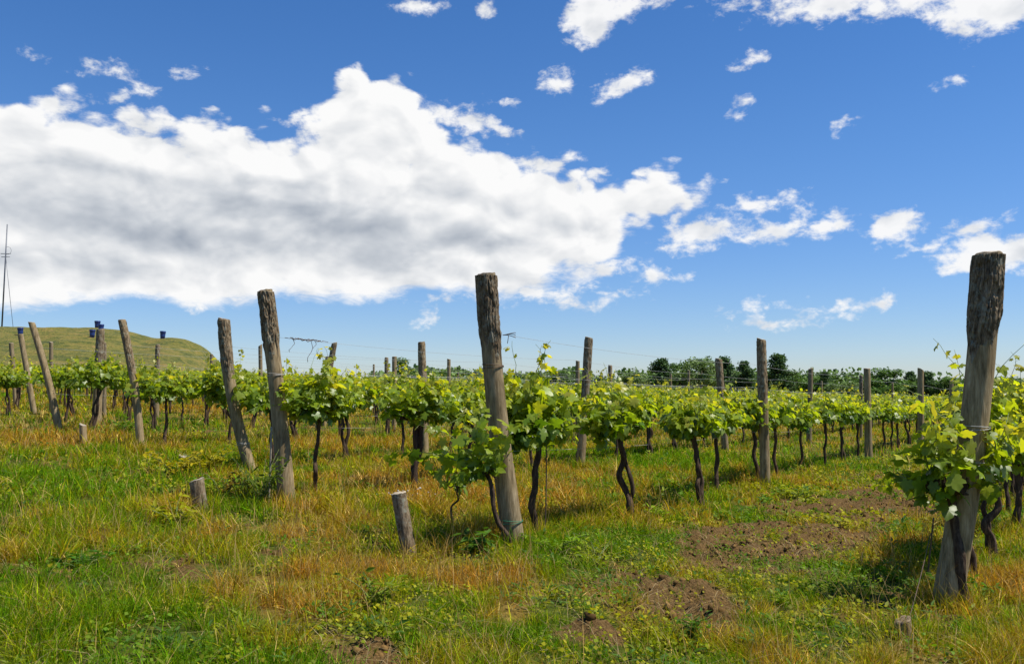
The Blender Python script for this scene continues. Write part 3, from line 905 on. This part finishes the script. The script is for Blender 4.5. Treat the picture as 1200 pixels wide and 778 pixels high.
for d, x, y, k, c in cand[:NIND]:
    kind = 'mid' if d < 30 else 'far'
    proto = VINES[(kind, rr.randrange(7 if kind == 'mid' else 6))]
    if k < 7 and c <= 20: lab = '%s grapevine counted along the %s' % (ORD[c - 1], RD[k])
    elif k < 7: lab = 'small distant grapevine far down the %s' % RD[k]
    else: lab = 'small grapevine in the rows beyond the dark post under the barrels'
    put_vine(proto, x, y, lab, GV if not (k < 7 and c > 20) else GV, rz=ROWA + (pi if rr.random() < .5 else 0) + rr.uniform(-.06, .06), sc=rr.uniform(.92, 1.06), zs=rr.uniform(.96, 1.05))
# the far rows, past counting, as one mass of leaves
rest = cand[NIND:]
rng = np.random.default_rng(77)
g = Geo(); A = []
for d, x, y, k, c in rest:
    n = 60
    dd = unit(rng.normal(0, 1, (n, 3))) * (rng.random((n, 1)) ** .4)
    z = float(base_h(x, y))
    A.append(np.column_stack([x + U[0] * dd[:, 0] * .95 + N_[0] * dd[:, 1] * .32, y + U[1] * dd[:, 0] * .95 + N_[1] * dd[:, 1] * .32, z + 1.06 + dd[:, 2] * .38]))
if A:
    A = np.concatenate(A); n = len(A)
    place_leaves(g, 'card', A, rng.normal(0, .6, (n, 3)) + (0, 0, .7), rng.normal(0, .6, (n, 3)) + (0, 0, -.6), rng.uniform(.2, .34, n), leaf_cols(rng, n, np.full(n, .5)))
    tag(link('distant_vines', g.mesh('distant_vines', M_LEAF, False)), 'far rows of the vineyard merging into one green band', 'vines', kind='stuff')

# ------------------------------------------------------------------ trellis wires
def row_pt(k, s, z):
    x = ORG[0] + U[0] * s + N_[0] * OFF[k]; y = ORG[1] + U[1] * s + N_[1] * OFF[k]
    return np.array((x, y, float(base_h(x, y)) + z))


ENDS = [E0, E1, E2, E3, E4, E5]
WN = ['upper', 'middle', 'lower']
rw = random.Random(9)
for k in range(8):
    for q, hz_ in enumerate((1.82, 1.50, .82)):
        pts = []
        if k < 6:
            e = ENDS[k]; t = hz_ / (e[5] - e[2])
            pts.append(np.array((e[0] + (e[3] - e[0]) * t, e[1] + (e[4] - e[1]) * t, e[2] + (e[5] - e[2]) * t)))
        s = START[k] + 6.5
        while s < (40 if k < 3 else 34):
            pts.append(row_pt(k, s, hz_ + rw.uniform(-.03, .03))); s += 6.6
        path = []
        for a, b_ in zip(pts[:-1], pts[1:]):
            for t in np.linspace(0, 1, 8, endpoint=False):
                p = a * (1 - t) + b_ * t; p = p.copy(); p[2] -= .05 * 4 * t * (1 - t); path.append(p)
        path.append(pts[-1])
        path = np.array(path)
        rad = .0015 + .00006 * np.maximum(0, path[:, 1] - 10)
        o = link('trellis_wire', Geo().add(*tube(path, rad, 5)).mesh('trellis_wire', M_WIRE, colors=False))
        tag(o, '%s wire strung along the %s' % (WN[q], RD[k] if k < 7 else ('first row beyond the dark post' if k == 7 else 'second row beyond the dark post')), 'wire', 'trellis wires along the rows')

# tangle of dead tendrils on the upper wire right of the split-bark post
e = E2; tt = 1.82 / (e[5] - e[2])
a = np.array((e[0] + (e[3] - e[0]) * tt, e[1], e[2] + 1.82)); b_ = row_pt(2, START[2] + 6.5, 1.82)
dv = (b_ - a) / np.linalg.norm(b_ - a); rg = np.random.default_rng(4); g = Geo()
for i in range(7):
    s0 = .18 + rg.uniform(0, .45); L = rg.uniform(.15, .4)
    ts = np.linspace(0, 1, 12)
    p = a + dv * (s0 + ts * L)[:, None] + rg.normal(0, .006, (12, 3)); p[:, 2] -= .05 * 4 * (ts * L / 6.5)
    g.add(*tube(p, .0035, 4, .5, i))
for s0, L in ((.32, .16), (.60, .26), (.66, .14)):
    ts = np.linspace(0, 1, 10)[:, None]
    p = a + dv * (s0 + .04 * np.sin(ts * 5)) - np.array((0, 0, 1)) * ts * L
    g.add(*tube(p + rg.normal(0, .003, p.shape), .003, 4))
tag(link('dead_tendril', g.mesh('dead_tendril', M_RUST, colors=False)), 'dead brown tendrils tangled on the wire right of the split-bark post', 'tendril')
g = Geo(); q0 = np.array((E1[3] * .75 + E1[0] * .25 + .08, E1[1], E1[2] + 1.80))
for i in range(3):
    g.add(*tube(spline([q0, q0 + np.array((.05 + .02 * i, 0, .01 * i)), q0 + np.array((.11, .01, -.02 + .02 * i))], 10), .003, 5))
g.add(*tube([q0 + np.array((.05, 0, 0)), q0 + np.array((.04, 0, -.07))], .003, 5))
tag(link('wire_end', g.mesh('wire_end', M_RUST, colors=False)), 'twisted rusty wire end sticking out of the tall middle post', 'wire end')
# support rods
for (fx, fy, tx, ty, lab, m) in ((638, 634, 640, 512, 'thin rusty rod beside the single-trunk vine of the middle post', M_RUST),
                                 (314, 592, 318, 500, 'grey cane standing in the bramble left of the split-bark post', M_END),
                                 (1083, 690, 1094, 606, 'thin dry stalk left of the thick foreground post', M_STEM)):
    x, y = ground(fx, fy); d = ray(tx, ty); t = y / d.y; z0 = gz(x, y)
    o = link('support_rod', Geo().add(*tube(spline([(0, 0, -.1), ((d.x * t - x) * .5 + .008, 0, (CAMZ + d.z * t - z0) * .5), (d.x * t - x, 0, CAMZ + d.z * t - z0)], 12), .006 if m != M_END else .011, 6)).mesh('support_rod', m, colors=False), loc=(x, y, z0))
    tag(o, lab, 'rod')
# guy wire of the foreground post
sx, sy = ground(1060, 742)
gp = [(E0[0] - .10, E0[1] - .03, E0[2] + .5), (sx + .02, sy, gz(sx, sy) + .05)]
tag(link('guy_wire', Geo().add(*tube(spline([gp[0], ((gp[0][0] + gp[1][0]) / 2, (gp[0][1] + gp[1][1]) / 2, (gp[0][2] + gp[1][2]) / 2 - .02), gp[1]], 8), .0026, 5)).mesh('guy_wire', M_RUST, colors=False)),
    'grey guy wire from the thick foreground post down to the rotten stub', 'wire')

# ------------------------------------------------------------------ barrels on the hill
def lathe(prof, seg=20):
    th = np.linspace(0, 2 * pi, seg, endpoint=False)
    V = np.array([[r * np.cos(th), r * np.sin(th), np.full(seg, z)] for r, z in prof]).transpose(0, 2, 1).reshape(-1, 3)
    n = len(prof); i = np.arange(n - 1)[:, None] * seg; j = np.arange(seg)[None]; j2 = (j + 1) % seg
    return V, np.stack([i + j, i + j2, i + seg + j2, i + seg + j], -1).reshape(-1, 4)


bb = Geo(); V, Q = lathe([(0.0, 0), (.22, 0), (.25, .03), (.255, .28), (.275, .30), (.275, .33), (.265, .36), (.30, .70), (.31, .74)]); bb.add(V, quad=Q)
bm_ = bb.mesh('barrel_body', M_BLUE, colors=False)
V, Q = lathe([(.31, .74), (.325, .745), (.325, .80), (.32, .90), (.30, .92), (.29, .80), (0, .795)]); rm = Geo().add(V, quad=Q).mesh('barrel_rim', M_BLUE, colors=False)
for px, py, lab, Y in ((24, 393, 'blue plastic barrel on the hill above the left-leaning post', 82), (114, 385, 'topmost blue plastic barrel standing on the hill crest', 100),
                       (108, 395, 'lower left blue barrel of the three on the hill', 84), (118.5, 389, 'blue barrel peeking over the dark post top', 92),
                       (190.5, 397, 'lone blue barrel on the right step of the hill', 100)):
    d = ray(px, py); t = Y / d.y; x = d.x * t; z = CAMZ + d.z * t
    # slide it along the line of sight onto the turf
    best = min(((abs(CAMZ + d.z * (yy / d.y) - hz(d.x * yy / d.y, yy)), yy) for yy in np.arange(70, 103, .25)))
    yy = best[1]; x = d.x * yy / d.y; z = hz(x, yy)
    e = bpy.data.objects.new('plastic_barrel', None); COL.objects.link(e); e.location = (x, yy, z - .05)
    e.scale = (yy / 100 * 1.0,) * 3
    e.rotation_euler = (radians(random.uniform(-3, 3)), radians(random.uniform(-3, 3)), 0)
    tag(e, lab, 'barrel', 'blue barrels on the hill')
    link('body', bm_, e); link('rim', rm, e)

# ------------------------------------------------------------------ radio mast
d = ray(2, 386); Y = 104.0; x = d.x * Y / d.y; z = hz(x, 104.0)
e = bpy.data.objects.new('radio_mast', None); COL.objects.link(e); e.location = (x, Y, z)
tag(e, 'thin grey radio mast on the hill at the left edge', 'mast')
Hm = CAMZ + ray(5, 263).z / ray(5, 263).y * Y - z
lean = .25
link('pole', Geo().add(*tube([(0, 0, -.3), (lean * .5, 0, Hm * .5), (lean, 0, Hm)], [.09, .075, .06], 10)).mesh('mast_pole', M_MAST, colors=False), e)
g = Geo()
for f, L in ((.72, 1.1), (.69, .9)):
    g.add(*tube([(lean * f - L * .55, 0, Hm * f), (lean * f + L * .55, 0, Hm * f)], .035, 6))
link('crossarm', g.mesh('crossarm', M_MAST, colors=False), e)
th = np.linspace(-pi * .6, pi * .6, 16)
for s in (0,):
    link('antenna_loop', Geo().add(*tube(np.column_stack([lean * .76 + .12 + .45 * np.cos(th), .1 + s * 0 * th, Hm * (.75 + .03 * s) + (.45 + s * .6) * np.sin(th)]), .018, 5)).mesh('antenna_loop', M_MAST, colors=False), e)
link('guy_cable', Geo().add(*tube([(lean * .7, 0, Hm * .7), (1.15, .4, 0)], .025, 5)).mesh('guy_cable', M_MAST, colors=False), e)

# ------------------------------------------------------------------ trees of the far treeline
def tree_geo(seed, kind, H=7.0):
    rng = np.random.default_rng(seed)
    tr, lf = Geo(), Geo()
    th_ = H * (.95 if kind == 'pine' else .6)
    tp = spline([(0, 0, -.6), (rng.normal(0, .1), 0, th_ * .4), (rng.normal(0, .25), 0, th_ * .75), (rng.normal(0, .3), 0, th_)], 10)
    tr.add(*tube(tp, np.linspace(.20, .04, 10), 7, .2, seed))
    P3, cols = [], []
    if kind == 'pine':
        nl = 15
        for i in range(nl):
            z = H * (.22 + .78 * i / nl); R = H * .30 * (1 - .75 * ((z / H - .2) / .8) ** 1.3) * rng.uniform(.7, 1.15)
            for j in range(rng.integers(5, 8)):
                a = rng.uniform(0, 2 * pi); dr = np.array((cos(a), sin(a), rng.uniform(.1, .45)))
                base = np.array((tp[min(9, int(z / th_ * 9)), 0], 0, z)); endp = base + dr * R * rng.uniform(.6, 1.1)
                tr.add(*tube([base, endp], [.045, .015], 4))
                for q in range(13):
                    t = rng.uniform(.3, 1.05); c = base + (endp - base) * t + rng.normal(0, .11, 3)
                    m = 4; P3.append(c + rng.normal(0, .15, (m, 3)))
    else:
        lob = []
        for i in range(16):
            a = rng.uniform(0, 2 * pi); zz = rng.uniform(.28, .92); rr_ = H * .36 * sqrt(max(.05, 1 - ((zz - .52) / .50) ** 2))
            c = np.array((cos(a) * rr_ * rng.uniform(.3, .85), sin(a) * rr_ * rng.uniform(.3, .85), H * zz)); lob.append((c, H * rng.uniform(.09, .17)))
            b0 = tp[rng.integers(3, 9)]; tr.add(*tube([b0, (b0 + c) / 2 + (0, 0, .1), c], [.06, .04, .015], 4))
        for c, r in lob:
            n = int(230 * (r / (H * .13)) ** 2)
            dd = unit(rng.normal(0, 1, (n, 3))) * (rng.random((n, 1)) ** .35) * r * np.array((1.1, 1.1, .9))
            P3.append(c + dd * rng.uniform(.75, 1.2, (n, 1)))
    P3 = np.concatenate(P3); n = len(P3)
    base = {'pine': (0.075, 0.13, 0.045), 'round': (0.10, 0.175, 0.035), 'pale': (0.16, 0.23, 0.075)}[kind]
    col = np.array(base) * rng.uniform(.6, 1.5, (n, 1))
    place_leaves(lf, 'card', P3, rng.normal(0, .7, (n, 3)) + (0, 0, .5), rng.normal(0, 1, (n, 3)), rng.uniform(.16, .32, n), col)
    return {'trunk': tr.mesh('tree_trunk', M_TRUNK, colors=False), 'crown': lf.mesh('tree_crown', M_TREE, False)}


TP = {(k, i): tree_geo(900 + i * 7 + len(k), k) for k in ('pine', 'round', 'pale') for i in range(2)}
TREES = [  # px, top py, distance, kind, width factor, label
    (477, 420, 120, 'round', 1.0, 'small dark tree peeping over the double-trunk vine'),
    (628, 437, 125, 'pale', 1.3, 'low tree top between the two middle vine shoots'),
    (655, 434, 130, 'round', 1.2, 'low dark tree left of the narrow far post'),
    (702, 440, 130, 'pine', 1.3, 'low tree just right of the dark bark-topped post'),
    (742, 434, 118, 'pale', 1.2, 'leftmost pale bush of the long treeline'),
    (776, 421, 112, 'pine', 1.1, 'dark pine left of the tallest tree'),
    (797, 425, 120, 'round', 1.0, 'dark round tree touching the tallest tree'),
    (822, 411, 115, 'pale', .95, 'tallest pale loose tree of the treeline'),
    (848, 419, 125, 'pine', .9, 'pine right behind the knotty post'),
    (871, 424, 118, 'pine', .9, 'pine left of the clean upright post'),
    (912, 416, 112, 'pine', .95, 'pointed pine right of the clean upright post'),
    (930, 436, 125, 'round', 1.2, 'low bushy tree right of the pointed pine'),
    (966, 436, 120, 'pine', .8, 'small spiky pine in the low gap of the treeline'),
    (985, 443, 112, 'pale', 1.3, 'low pale shrub left of the round tree'),
    (1040, 432, 105, 'round', 1.35, 'round dense dark tree in the right part of the treeline'),
    (1066, 436, 115, 'pine', .9, 'spiky pine right of the round dense tree'),
    (1086, 436, 120, 'pine', 1.1, 'second spiky pine right of the round dense tree'),
    (1110, 442, 118, 'round', 1.2, 'dark bushy tree seen just left of the thick foreground post'),
    (1013, 444, 125, 'round', 1.2, 'low dark bush between the pale shrub and the round tree'),
    (895, 436, 130, 'round', 1.3, 'low dark tree hidden behind the clean upright post'),
    (949, 442, 128, 'round', 1.4, 'lowest dark bush of the treeline, before the spiky pine'),
    (760, 441, 125, 'round', 1.3, 'dark bush between the leftmost pale bush and the pine'),
    (1180, 440, 118, 'pale', 1.3, 'pale tree hidden behind the vine at the right edge'),
    (1150, 440, 122, 'pine', 1.3, 'pine hidden behind the thick foreground post'),
]
for i, (px, py, Y, kind, wf, lab) in enumerate(TREES):
    d = ray(px, py); x = d.x * Y / d.y; zt = CAMZ + d.z * Y / d.y; z0 = float(base_h(x, Y))
    s = (zt - z0) / 7.0 / (1.0 if kind == 'pine' else 1.0)
    e = bpy.data.objects.new('pine_tree' if kind == 'pine' else 'broadleaf_tree', None); COL.objects.link(e)
    e.location = (x, Y, z0); e.scale = (s * wf * 1.35, s * wf * 1.35, s); e.rotation_euler = (0, 0, random.uniform(0, 6))
    tag(e, lab, 'tree', 'trees of the far treeline')
    t = TP[(kind, i % 2)]; link('trunk', t['trunk'], e); link('crown', t['crown'], e)

# far scrub behind everything, one mass
rng = np.random.default_rng(31); n = 16000
az_ = rng.uniform(-.16, .56, n); R_ = rng.uniform(128, 150, n); xx = np.tan(az_) * R_
zz = base_h(xx, R_) + rng.random(n) ** .8 * (1.3 + 1.2 * sstep(xx / R_, .02, .14) + 4.6 * (fbm(xx * .22, R_ * 0 + 3, 3, 5) - .25))
g = Geo(); place_leaves(g, 'card', np.column_stack([xx, R_, zz]), rng.normal(0, .7, (n, 3)) + (0, 0, .4), rng.normal(0, 1, (n, 3)), rng.uniform(.4, .75, n), np.array((.13, .20, .055)) * rng.uniform(.6, 1.5, (n, 1)))
tag(link('scrub', g.mesh('scrub', M_TREE, False)), 'low dark green scrub along the far edge of the vineyard', 'scrub', kind='stuff')

# ------------------------------------------------------------------ grass
def sample(n, r0, r1, rng, a=.66, pw=1.0):
    u = rng.random(n)
    r = (r0 ** pw + u * (r1 ** pw - r0 ** pw)) ** (1 / pw)
    th = rng.uniform(-a, a, n)
    return r * np.sin(th), r * np.cos(th), r


def blades(geo, x, y, h, wd, lean, rng, col, up=None):
    n = len(x)
    z = height(x, y)
    a = rng.uniform(0, 2 * pi, n); fa = rng.uniform(0, 2 * pi, n)
    sx_, sy_ = np.cos(a) * wd, np.sin(a) * wd
    lx, ly = np.cos(fa) * lean * h, np.sin(fa) * lean * h
    zv = np.zeros(n)
    L = []
    for t, wf in ((0, 1), (.38, .92), (.72, .6)):
        b = t ** 1.8
        for s in (-1, 1):
            L.append(np.stack([x + sx_ * wf * s * .5 + lx * b, y + sy_ * wf * s * .5 + ly * b, z - .01 + h * (t - .45 * lean ** 1.5 * b)], -1))
    L.append(np.stack([x + lx, y + ly, z + h * (1 - .5 * lean ** 1.5)], -1))
    V = np.stack(L, 1).reshape(-1, 3); o = np.arange(n)[:, None] * 7
    Q = np.concatenate([o + np.array((0, 1, 3, 2)), o + np.array((2, 3, 5, 4))]); T = o + np.array((4, 5, 6))
    geo.add(V, tri=T, quad=Q, col=np.repeat(col, 7, axis=0))


def gcol(dry, rng, x, y):
    n = len(dry)
    lush = np.array((.100, .230, .002)); yg = np.array((.30, .31, .003)); org = np.array((.41, .195, .022)); straw = np.array((.60, .43, .13))
    t = np.clip(dry + rng.normal(0, .17, n), 0, 1)[:, None]
    c = np.where(t < .45, lush + (yg - lush) * t / .45, yg + (org - yg) * (t - .45) / .55)
    pick = rng.random(n) < (.05 + .16 * dry)
    c[pick] = straw * rng.uniform(.6, 1.1, (pick.sum(), 1))
    return c * rng.lognormal(-.12, .42, (n, 1)).clip(.3, 2.2)


rng = np.random.default_rng(99)
gg = Geo()
for n, r0, r1, hmul, wmin in ((300000, 3.0, 9.5, 1.0, .0042), (220000, 9.0, 20, 1.15, .009), (110000, 19, 48, 1.15, .022), (50000, 45, 105, 1.3, .06)):
    x, y, r = sample(n, r0, r1, rng, .66, 1.3)
    # clump the blades into tufts
    cx_ = vnoise(x * 7, y * 7, 61); keep = rng.random(n) < (.02 + 1.25 * sstep(cx_ + .5 * (vnoise(x * 2.2, y * 2.2, 62) - .5), .30, .75))
    s = soilmap(x, y); keep &= rng.random(n) > s * .84
    x, y, r, s = x[keep], y[keep], r[keep], s[keep]
    dry = covermap(x, y); n = len(x)
    hgt = (.06 + .14 * fbm(x * .9, y * .9, 3, 44) + .05 * vnoise(x * 5, y * 5, 45)) * rng.uniform(.5, 1.35, n) * hmul * (1 - .5 * s)
    hgt *= 1 + .25 * (dry > .6)
    lane = np.exp(-((across(x, y) - 1.6) / 1.2) ** 2); hgt *= 1 - .45 * lane
    wd = np.maximum(wmin, .0007 * r) * rng.uniform(.6, 1.3, n)
    blades(gg, x, y, hgt, wd, rng.uniform(.15, 1.25, n), rng, gcol(dry, rng, x, y))
TUFT = [(E0, 500, .11), (E1, 420, .10), (E2, 320, .10), (E3, 200, .09), (E4, 160, .08), (E5, 140, .08)] + [((*ground(px_, py_),), 160, .06) for px_, py_ in ((480, 652), (236, 603), (98, 524), (1060, 748), (741, 616), (822, 598), (369, 586), (488, 574), (628, 634), (897, 573), (680, 549), (498, 536))]
for e_, n, r_ in TUFT:
    th = rng.uniform(0, 2 * pi, n); rr_ = r_ + np.abs(rng.normal(0, .09, n))
    x = e_[0] + np.cos(th) * rr_; y = e_[1] + np.sin(th) * rr_
    blades(gg, x, y, rng.uniform(.08, .26, n), np.maximum(.0045, .0006 * y) * rng.uniform(.6, 1.3, n), rng.uniform(.1, .9, n), rng, gcol(covermap(x, y) * .9, rng, x, y))
tag(link('grass', gg.mesh('grass', M_GRASS, False)), 'mixed green and dry grass between the vine rows', 'grass', kind='stuff')

# dry seed stalks
gs = Geo()
for n, r0, r1 in ((5200, 3.2, 9), (8000, 9, 26)):
    x, y, r = sample(n, r0, r1, rng, .64, 1.5)
    dry = covermap(x, y); keep = (rng.random(n) < dry * 1.3) & (soilmap(x, y) < .4); x, y, r, dry = x[keep], y[keep], r[keep], dry[keep]; n = len(x)
    h = rng.uniform(.16, .46, n)
    c = np.array((.42, .27, .085)) * rng.uniform(.55, 1.3, (n, 1)) * np.array((1, 1, 1)) + rng.uniform(0, .06, (n, 1))
    blades(gs, x, y, h, np.maximum(.0028, .0005 * r), rng.uniform(.1, .7, n), rng, c)
for n, r0, r1 in ((5000, 3.2, 9), (3000, 9, 20)):
    x, y, r = sample(n, r0, r1, rng, .64, 1.5)
    c = np.array((.42, .33, .17)) * rng.uniform(.3, 1.3, (n, 1))
    blades(gs, x, y, rng.uniform(.10, .30, n), np.maximum(.003, .0005 * r), rng.uniform(1.1, 1.6, n), rng, c)
tag(link('dry_grass', gs.mesh('dry_grass', M_GRASS, False)), 'tall thin orange seed stalks standing above the grass', 'dry grass', kind='stuff')

# broad-leaved ground weeds
gw = Geo()
for n, r0, r1, sz in ((1900, 3.2, 10, .045), (1700, 10, 24, .07)):
    x, y, r = sample(n, r0, r1, rng, .64, 1.4)
    row = np.zeros(n)
    av = across(x, y)
    for k in range(7): row = np.maximum(row, np.exp(-((av - OFF[k]) / .7) ** 2))
    lane = np.exp(-((av - 1.8) / 1.6) ** 2)
    keep = (rng.random(n) < .28 + .5 * row + .5 * lane) & (soilmap(x, y) < .75) & (vnoise(x * 1.2, y * 1.2, 91) > .35)
    x, y, r = x[keep], y[keep], r[keep]; n = len(x)
    for m in range(n):
        q = rng.integers(5, 12); a = rng.uniform(0, 2 * pi, q); hh = rng.uniform(.02, .11) * (1 if r0 < 5 else 1.3)
        z = height(np.full(q, x[m]), np.full(q, y[m]))
        pos = np.column_stack([x[m] + np.cos(a) * rng.uniform(.005, .05, q), y[m] + np.sin(a) * rng.uniform(.005, .05, q), z + rng.uniform(.2, 1, q) * hh])
        tp = np.column_stack([np.cos(a), np.sin(a), rng.uniform(-.1, .7, q)]); nr = np.column_stack([-np.cos(a) * .5, -np.sin(a) * .5, np.full(q, 1.0)]) + rng.normal(0, .25, (q, 3))
        yel = rng.random() < .4
        base = np.array((.19, .24, .02)) if yel else np.array((.075, .155, .022))
        place_leaves(gw, 'lance', pos, nr, tp, rng.uniform(.6, 1.3, q) * sz, base * rng.uniform(.7, 1.25, (q, 1)), 0, rng)
for n, r0, r1, sz in ((9000, 3.0, 11, .022), (8000, 10, 22, .045)):
    x, y, r = sample(n, r0, r1, rng, .64, 1.4)
    f = fbm(x * 1.4, y * 1.4, 3, 71); lane = np.exp(-((across(x, y) - 1.7) / 1.5) ** 2)
    keep = (f + .16 * lane > .50) & (rng.random(n) > soilmap(x, y) * .8); x, y, f = x[keep], y[keep], f[keep]; n = len(x)
    q = 6; X = np.repeat(x, q) + rng.normal(0, .03, n * q); Y = np.repeat(y, q) + rng.normal(0, .03, n * q); m = n * q
    a = rng.uniform(0, 2 * pi, m); hh = rng.uniform(.015, .10, m)
    yl = np.repeat(sstep(vnoise(x * 1.7, y * 1.7, 72), .35, .7) + rng.normal(0, .2, n), q).clip(0, 1)[:, None]
    base = np.array((.105, .20, .008)) * (1 - yl) + np.array((.34, .31, .010)) * yl
    place_leaves(gw, 'card', np.column_stack([X, Y, height(X, Y) + hh]), np.column_stack([np.cos(a), np.sin(a), np.full(m, 1.3)]) + rng.normal(0, .4, (m, 3)), np.column_stack([np.cos(a), np.sin(a), rng.uniform(-.3, .5, m)]),
                 rng.uniform(.6, 1.4, m) * sz, base * rng.uniform(.6, 1.3, (m, 1)))
tag(link('weeds', gw.mesh('weeds', M_WEED, False)), 'low broad-leaved green weeds spread through the grass', 'weeds', kind='stuff')


# distinct weed plants one can point at
def weed_plant(px, py, label, kind, R=.16, H=.25, n=60, size=.06, col=(.07, .15, .03), stem=True, seed=1, name='weed_plant'):
    rg = np.random.default_rng(seed); x, y = ground(px, py); z = gz(x, y)
    e = bpy.data.objects.new(name, None); COL.objects.link(e); e.location = (x, y, z); e.empty_display_size = .05
    tag(e, label, 'weed')
    st, lf = Geo(), Geo(); P3, D3 = [], []
    ns = max(3, n // 9)
    for i in range(ns):
        a = rg.uniform(0, 2 * pi); L = rg.uniform(.5, 1)
        p = spline([(0, 0, -.02), (cos(a) * R * .4 * L, sin(a) * R * .4 * L, H * .6 * L), (cos(a) * R * L, sin(a) * R * L, H * L * (1 if kind != 'arch' else .6))], 8)
        st.add(*tube(p, np.linspace(.004, .0015, 8), 4))
        for q in range(n // ns):
            c = p[rg.integers(2, 8)]; d = rg.normal(0, 1, 3); d[2] = abs(d[2]) * .3; d = unit(d); P3.append(c + d * .01); D3.append(d)
    P3 = np.array(P3); D3 = np.array(D3); m = len(P3)
    place_leaves(lf, 'lance' if kind != 'blade' else 'lance', P3, rg.normal(0, .4, (m, 3)) + (0, 0, 1), D3 + (0, 0, .1), rg.uniform(.6, 1.3, m) * size, np.array(col) * np.array((1.45, 1.25, .45)) * rg.uniform(.7, 1.35, (m, 1)), 0, rg)
    link('stems', st.mesh('weed_stems', M_CANE, colors=False), e); link('leaves', lf.mesh('weed_leaves', M_WEED, False), e)


weed_plant(440, 716, 'leafy green weed clump in the grass below the pale-topped stub', 'up', .20, .20, 130, .055, (.11, .17, .03), seed=1)
weed_plant(205, 618, 'yellow-green bushy weed just left of the short grey stub', 'up', .30, .26, 150, .07, (.19, .22, .02), seed=2)
weed_plant(240, 556, 'yellow weed clump behind the short grey stub', 'up', .45, .40, 190, .085, (.22, .22, .02), seed=3)
weed_plant(205, 560, 'yellow flowering weed around the very short stub', 'up', .40, .34, 170, .085, (.24, .22, .02), seed=12)
weed_plant(306, 596, 'dark bramble bush at the foot of the split-bark post', 'up', .34, .60, 190, .065, (.05, .085, .02), seed=4, name='bramble_bush')
weed_plant(262, 588, 'reddish bramble behind the short grey stub', 'arch', .40, .5, 110, .06, (.14, .10, .02), seed=14, name='bramble_bush')
weed_plant(812, 752, 'dark green weed tuft near the bottom edge in the soil lane', 'up', .09, .15, 80, .05, (.045, .11, .02), seed=5)
weed_plant(650, 652, 'bright weed patch at the foot of the tall middle post', 'up', .28, .15, 150, .05, (.11, .20, .02), seed=6)
weed_plant(560, 652, 'long-leaved dark weed left of the foot of the middle post', 'up', .16, .20, 60, .10, (.05, .12, .03), seed=7)
weed_plant(770, 612, 'pale green weed at the foot of the two-trunk vine', 'up', .20, .15, 80, .07, (.15, .24, .03), seed=8)
weed_plant(700, 664, 'yellow-green ground weed right of the middle post foot', 'up', .32, .13, 150, .05, (.15, .21, .02), seed=9)
weed_plant(1150, 700, 'green weed right of the thick post foot', 'up', .16, .18, 70, .05, (.06, .13, .02), seed=10)
weed_plant(1085, 660, 'yellowing weed left of the thick foreground post', 'up', .10, .20, 34, .05, (.36, .26, .02), seed=11)
weed_plant(1075, 700, 'green nettle at the left of the thick post foot', 'up', .14, .16, 60, .05, (.05, .12, .03), seed=13)
weed_plant(150, 508, 'low dark green bush at the foot of the slanting cracked post', 'up', .5, .3, 150, .10, (.06, .13, .02), seed=15)
weed_plant(940, 585, 'low yellow-green weed right of the clean post foot', 'up', .4, .15, 130, .07, (.16, .21, .02), seed=16)
weed_plant(640, 505, 'dark green weed in the grass behind the single-trunk vine', 'up', .5, .3, 120, .12, (.05, .13, .02), seed=17)
weed_plant(95, 668, 'dark broad-leaved weed patch in the left foreground grass', 'up', .22, .10, 90, .07, (.04, .12, .02), seed=18)
# white flowers
fx_, fy_ = ground(483, 590); rg = np.random.default_rng(6); g = Geo()
for i in range(20):
    x = fx_ + rg.normal(0, .15); y = fy_ + rg.normal(0, .12); z = gz(x, y) + rg.uniform(.06, .14)
    for q in range(3):
        V, T, Q = tube([(x + rg.normal(0, .008), y + rg.normal(0, .008), z), (x, y, z + .006)], .007, 6); g.add(V, T, Q)
tag(link('white_flowers', g.mesh('white_flowers', M_FLOWER, colors=False)), 'small white flowers at the foot of the double-trunk vine', 'flowers', kind='stuff')

# soil clods in the tilled lane
def clod(sub=1):
    bpy_v = []
    import bmesh
    bm = bmesh.new(); bmesh.ops.create_icosphere(bm, subdivisions=sub, radius=1.0)
    V = np.array([v.co[:] for v in bm.verts]); T = np.array([[v.index for v in f.verts] for f in bm.faces]); bm.free()
    return V, T


V0, T0 = clod(1)
n = 34000; x, y, r = sample(n, 3.4, 17, rng, .6, 1.5); s = soilmap(x, y); keep = rng.random(n) < s * s; x, y, r = x[keep], y[keep], r[keep]; n = len(x)
size = rng.lognormal(-4.85, .65, n).clip(.003, .030)
ax = rng.uniform(.6, 1.3, (n, 1, 3)); VV = np.broadcast_to(V0[None], (n, *V0.shape)) * ax
off = rng.uniform(0, 50, n)[:, None]
VV = VV * (1 + 1.3 * (fbm(V0[None, :, 0] * 1.6 + off, V0[None, :, 1] * 1.6 + V0[None, :, 2] * 1.3 + off, 2, 4) - .5))[..., None]
VV = VV * size[:, None, None] + np.column_stack([x, y, height(x, y) + size * .2])[:, None]
T = (T0[None] + (np.arange(n) * len(V0))[:, None, None]).reshape(-1, 3)
col = np.array((.135, .080, .028)) * rng.uniform(.5, 1.6, (n, 1))
ms, b, o = newmat("soil_clod"); a_ = b.n('ShaderNodeAttribute', attribute_name='tint'); pr = b.n('ShaderNodeBsdfPrincipled'); b.l(a_.outputs[0], pr.inputs['Base Color']); pr.inputs['Roughness'].default_value = 1.0
pr.inputs['Specular IOR Level'].default_value = .05
b.l(pr.outputs[0], o.inputs[0])
g = Geo().add(VV.reshape(-1, 3), tri=T, col=np.repeat(col, len(V0), axis=0))
tag(link('soil_clods', g.mesh('soil_clods', ms, False)), 'crumbled brown soil clods of the tilled lane', 'soil', kind='stuff')
print('VINES', len(cand), 'rest', len(rest))
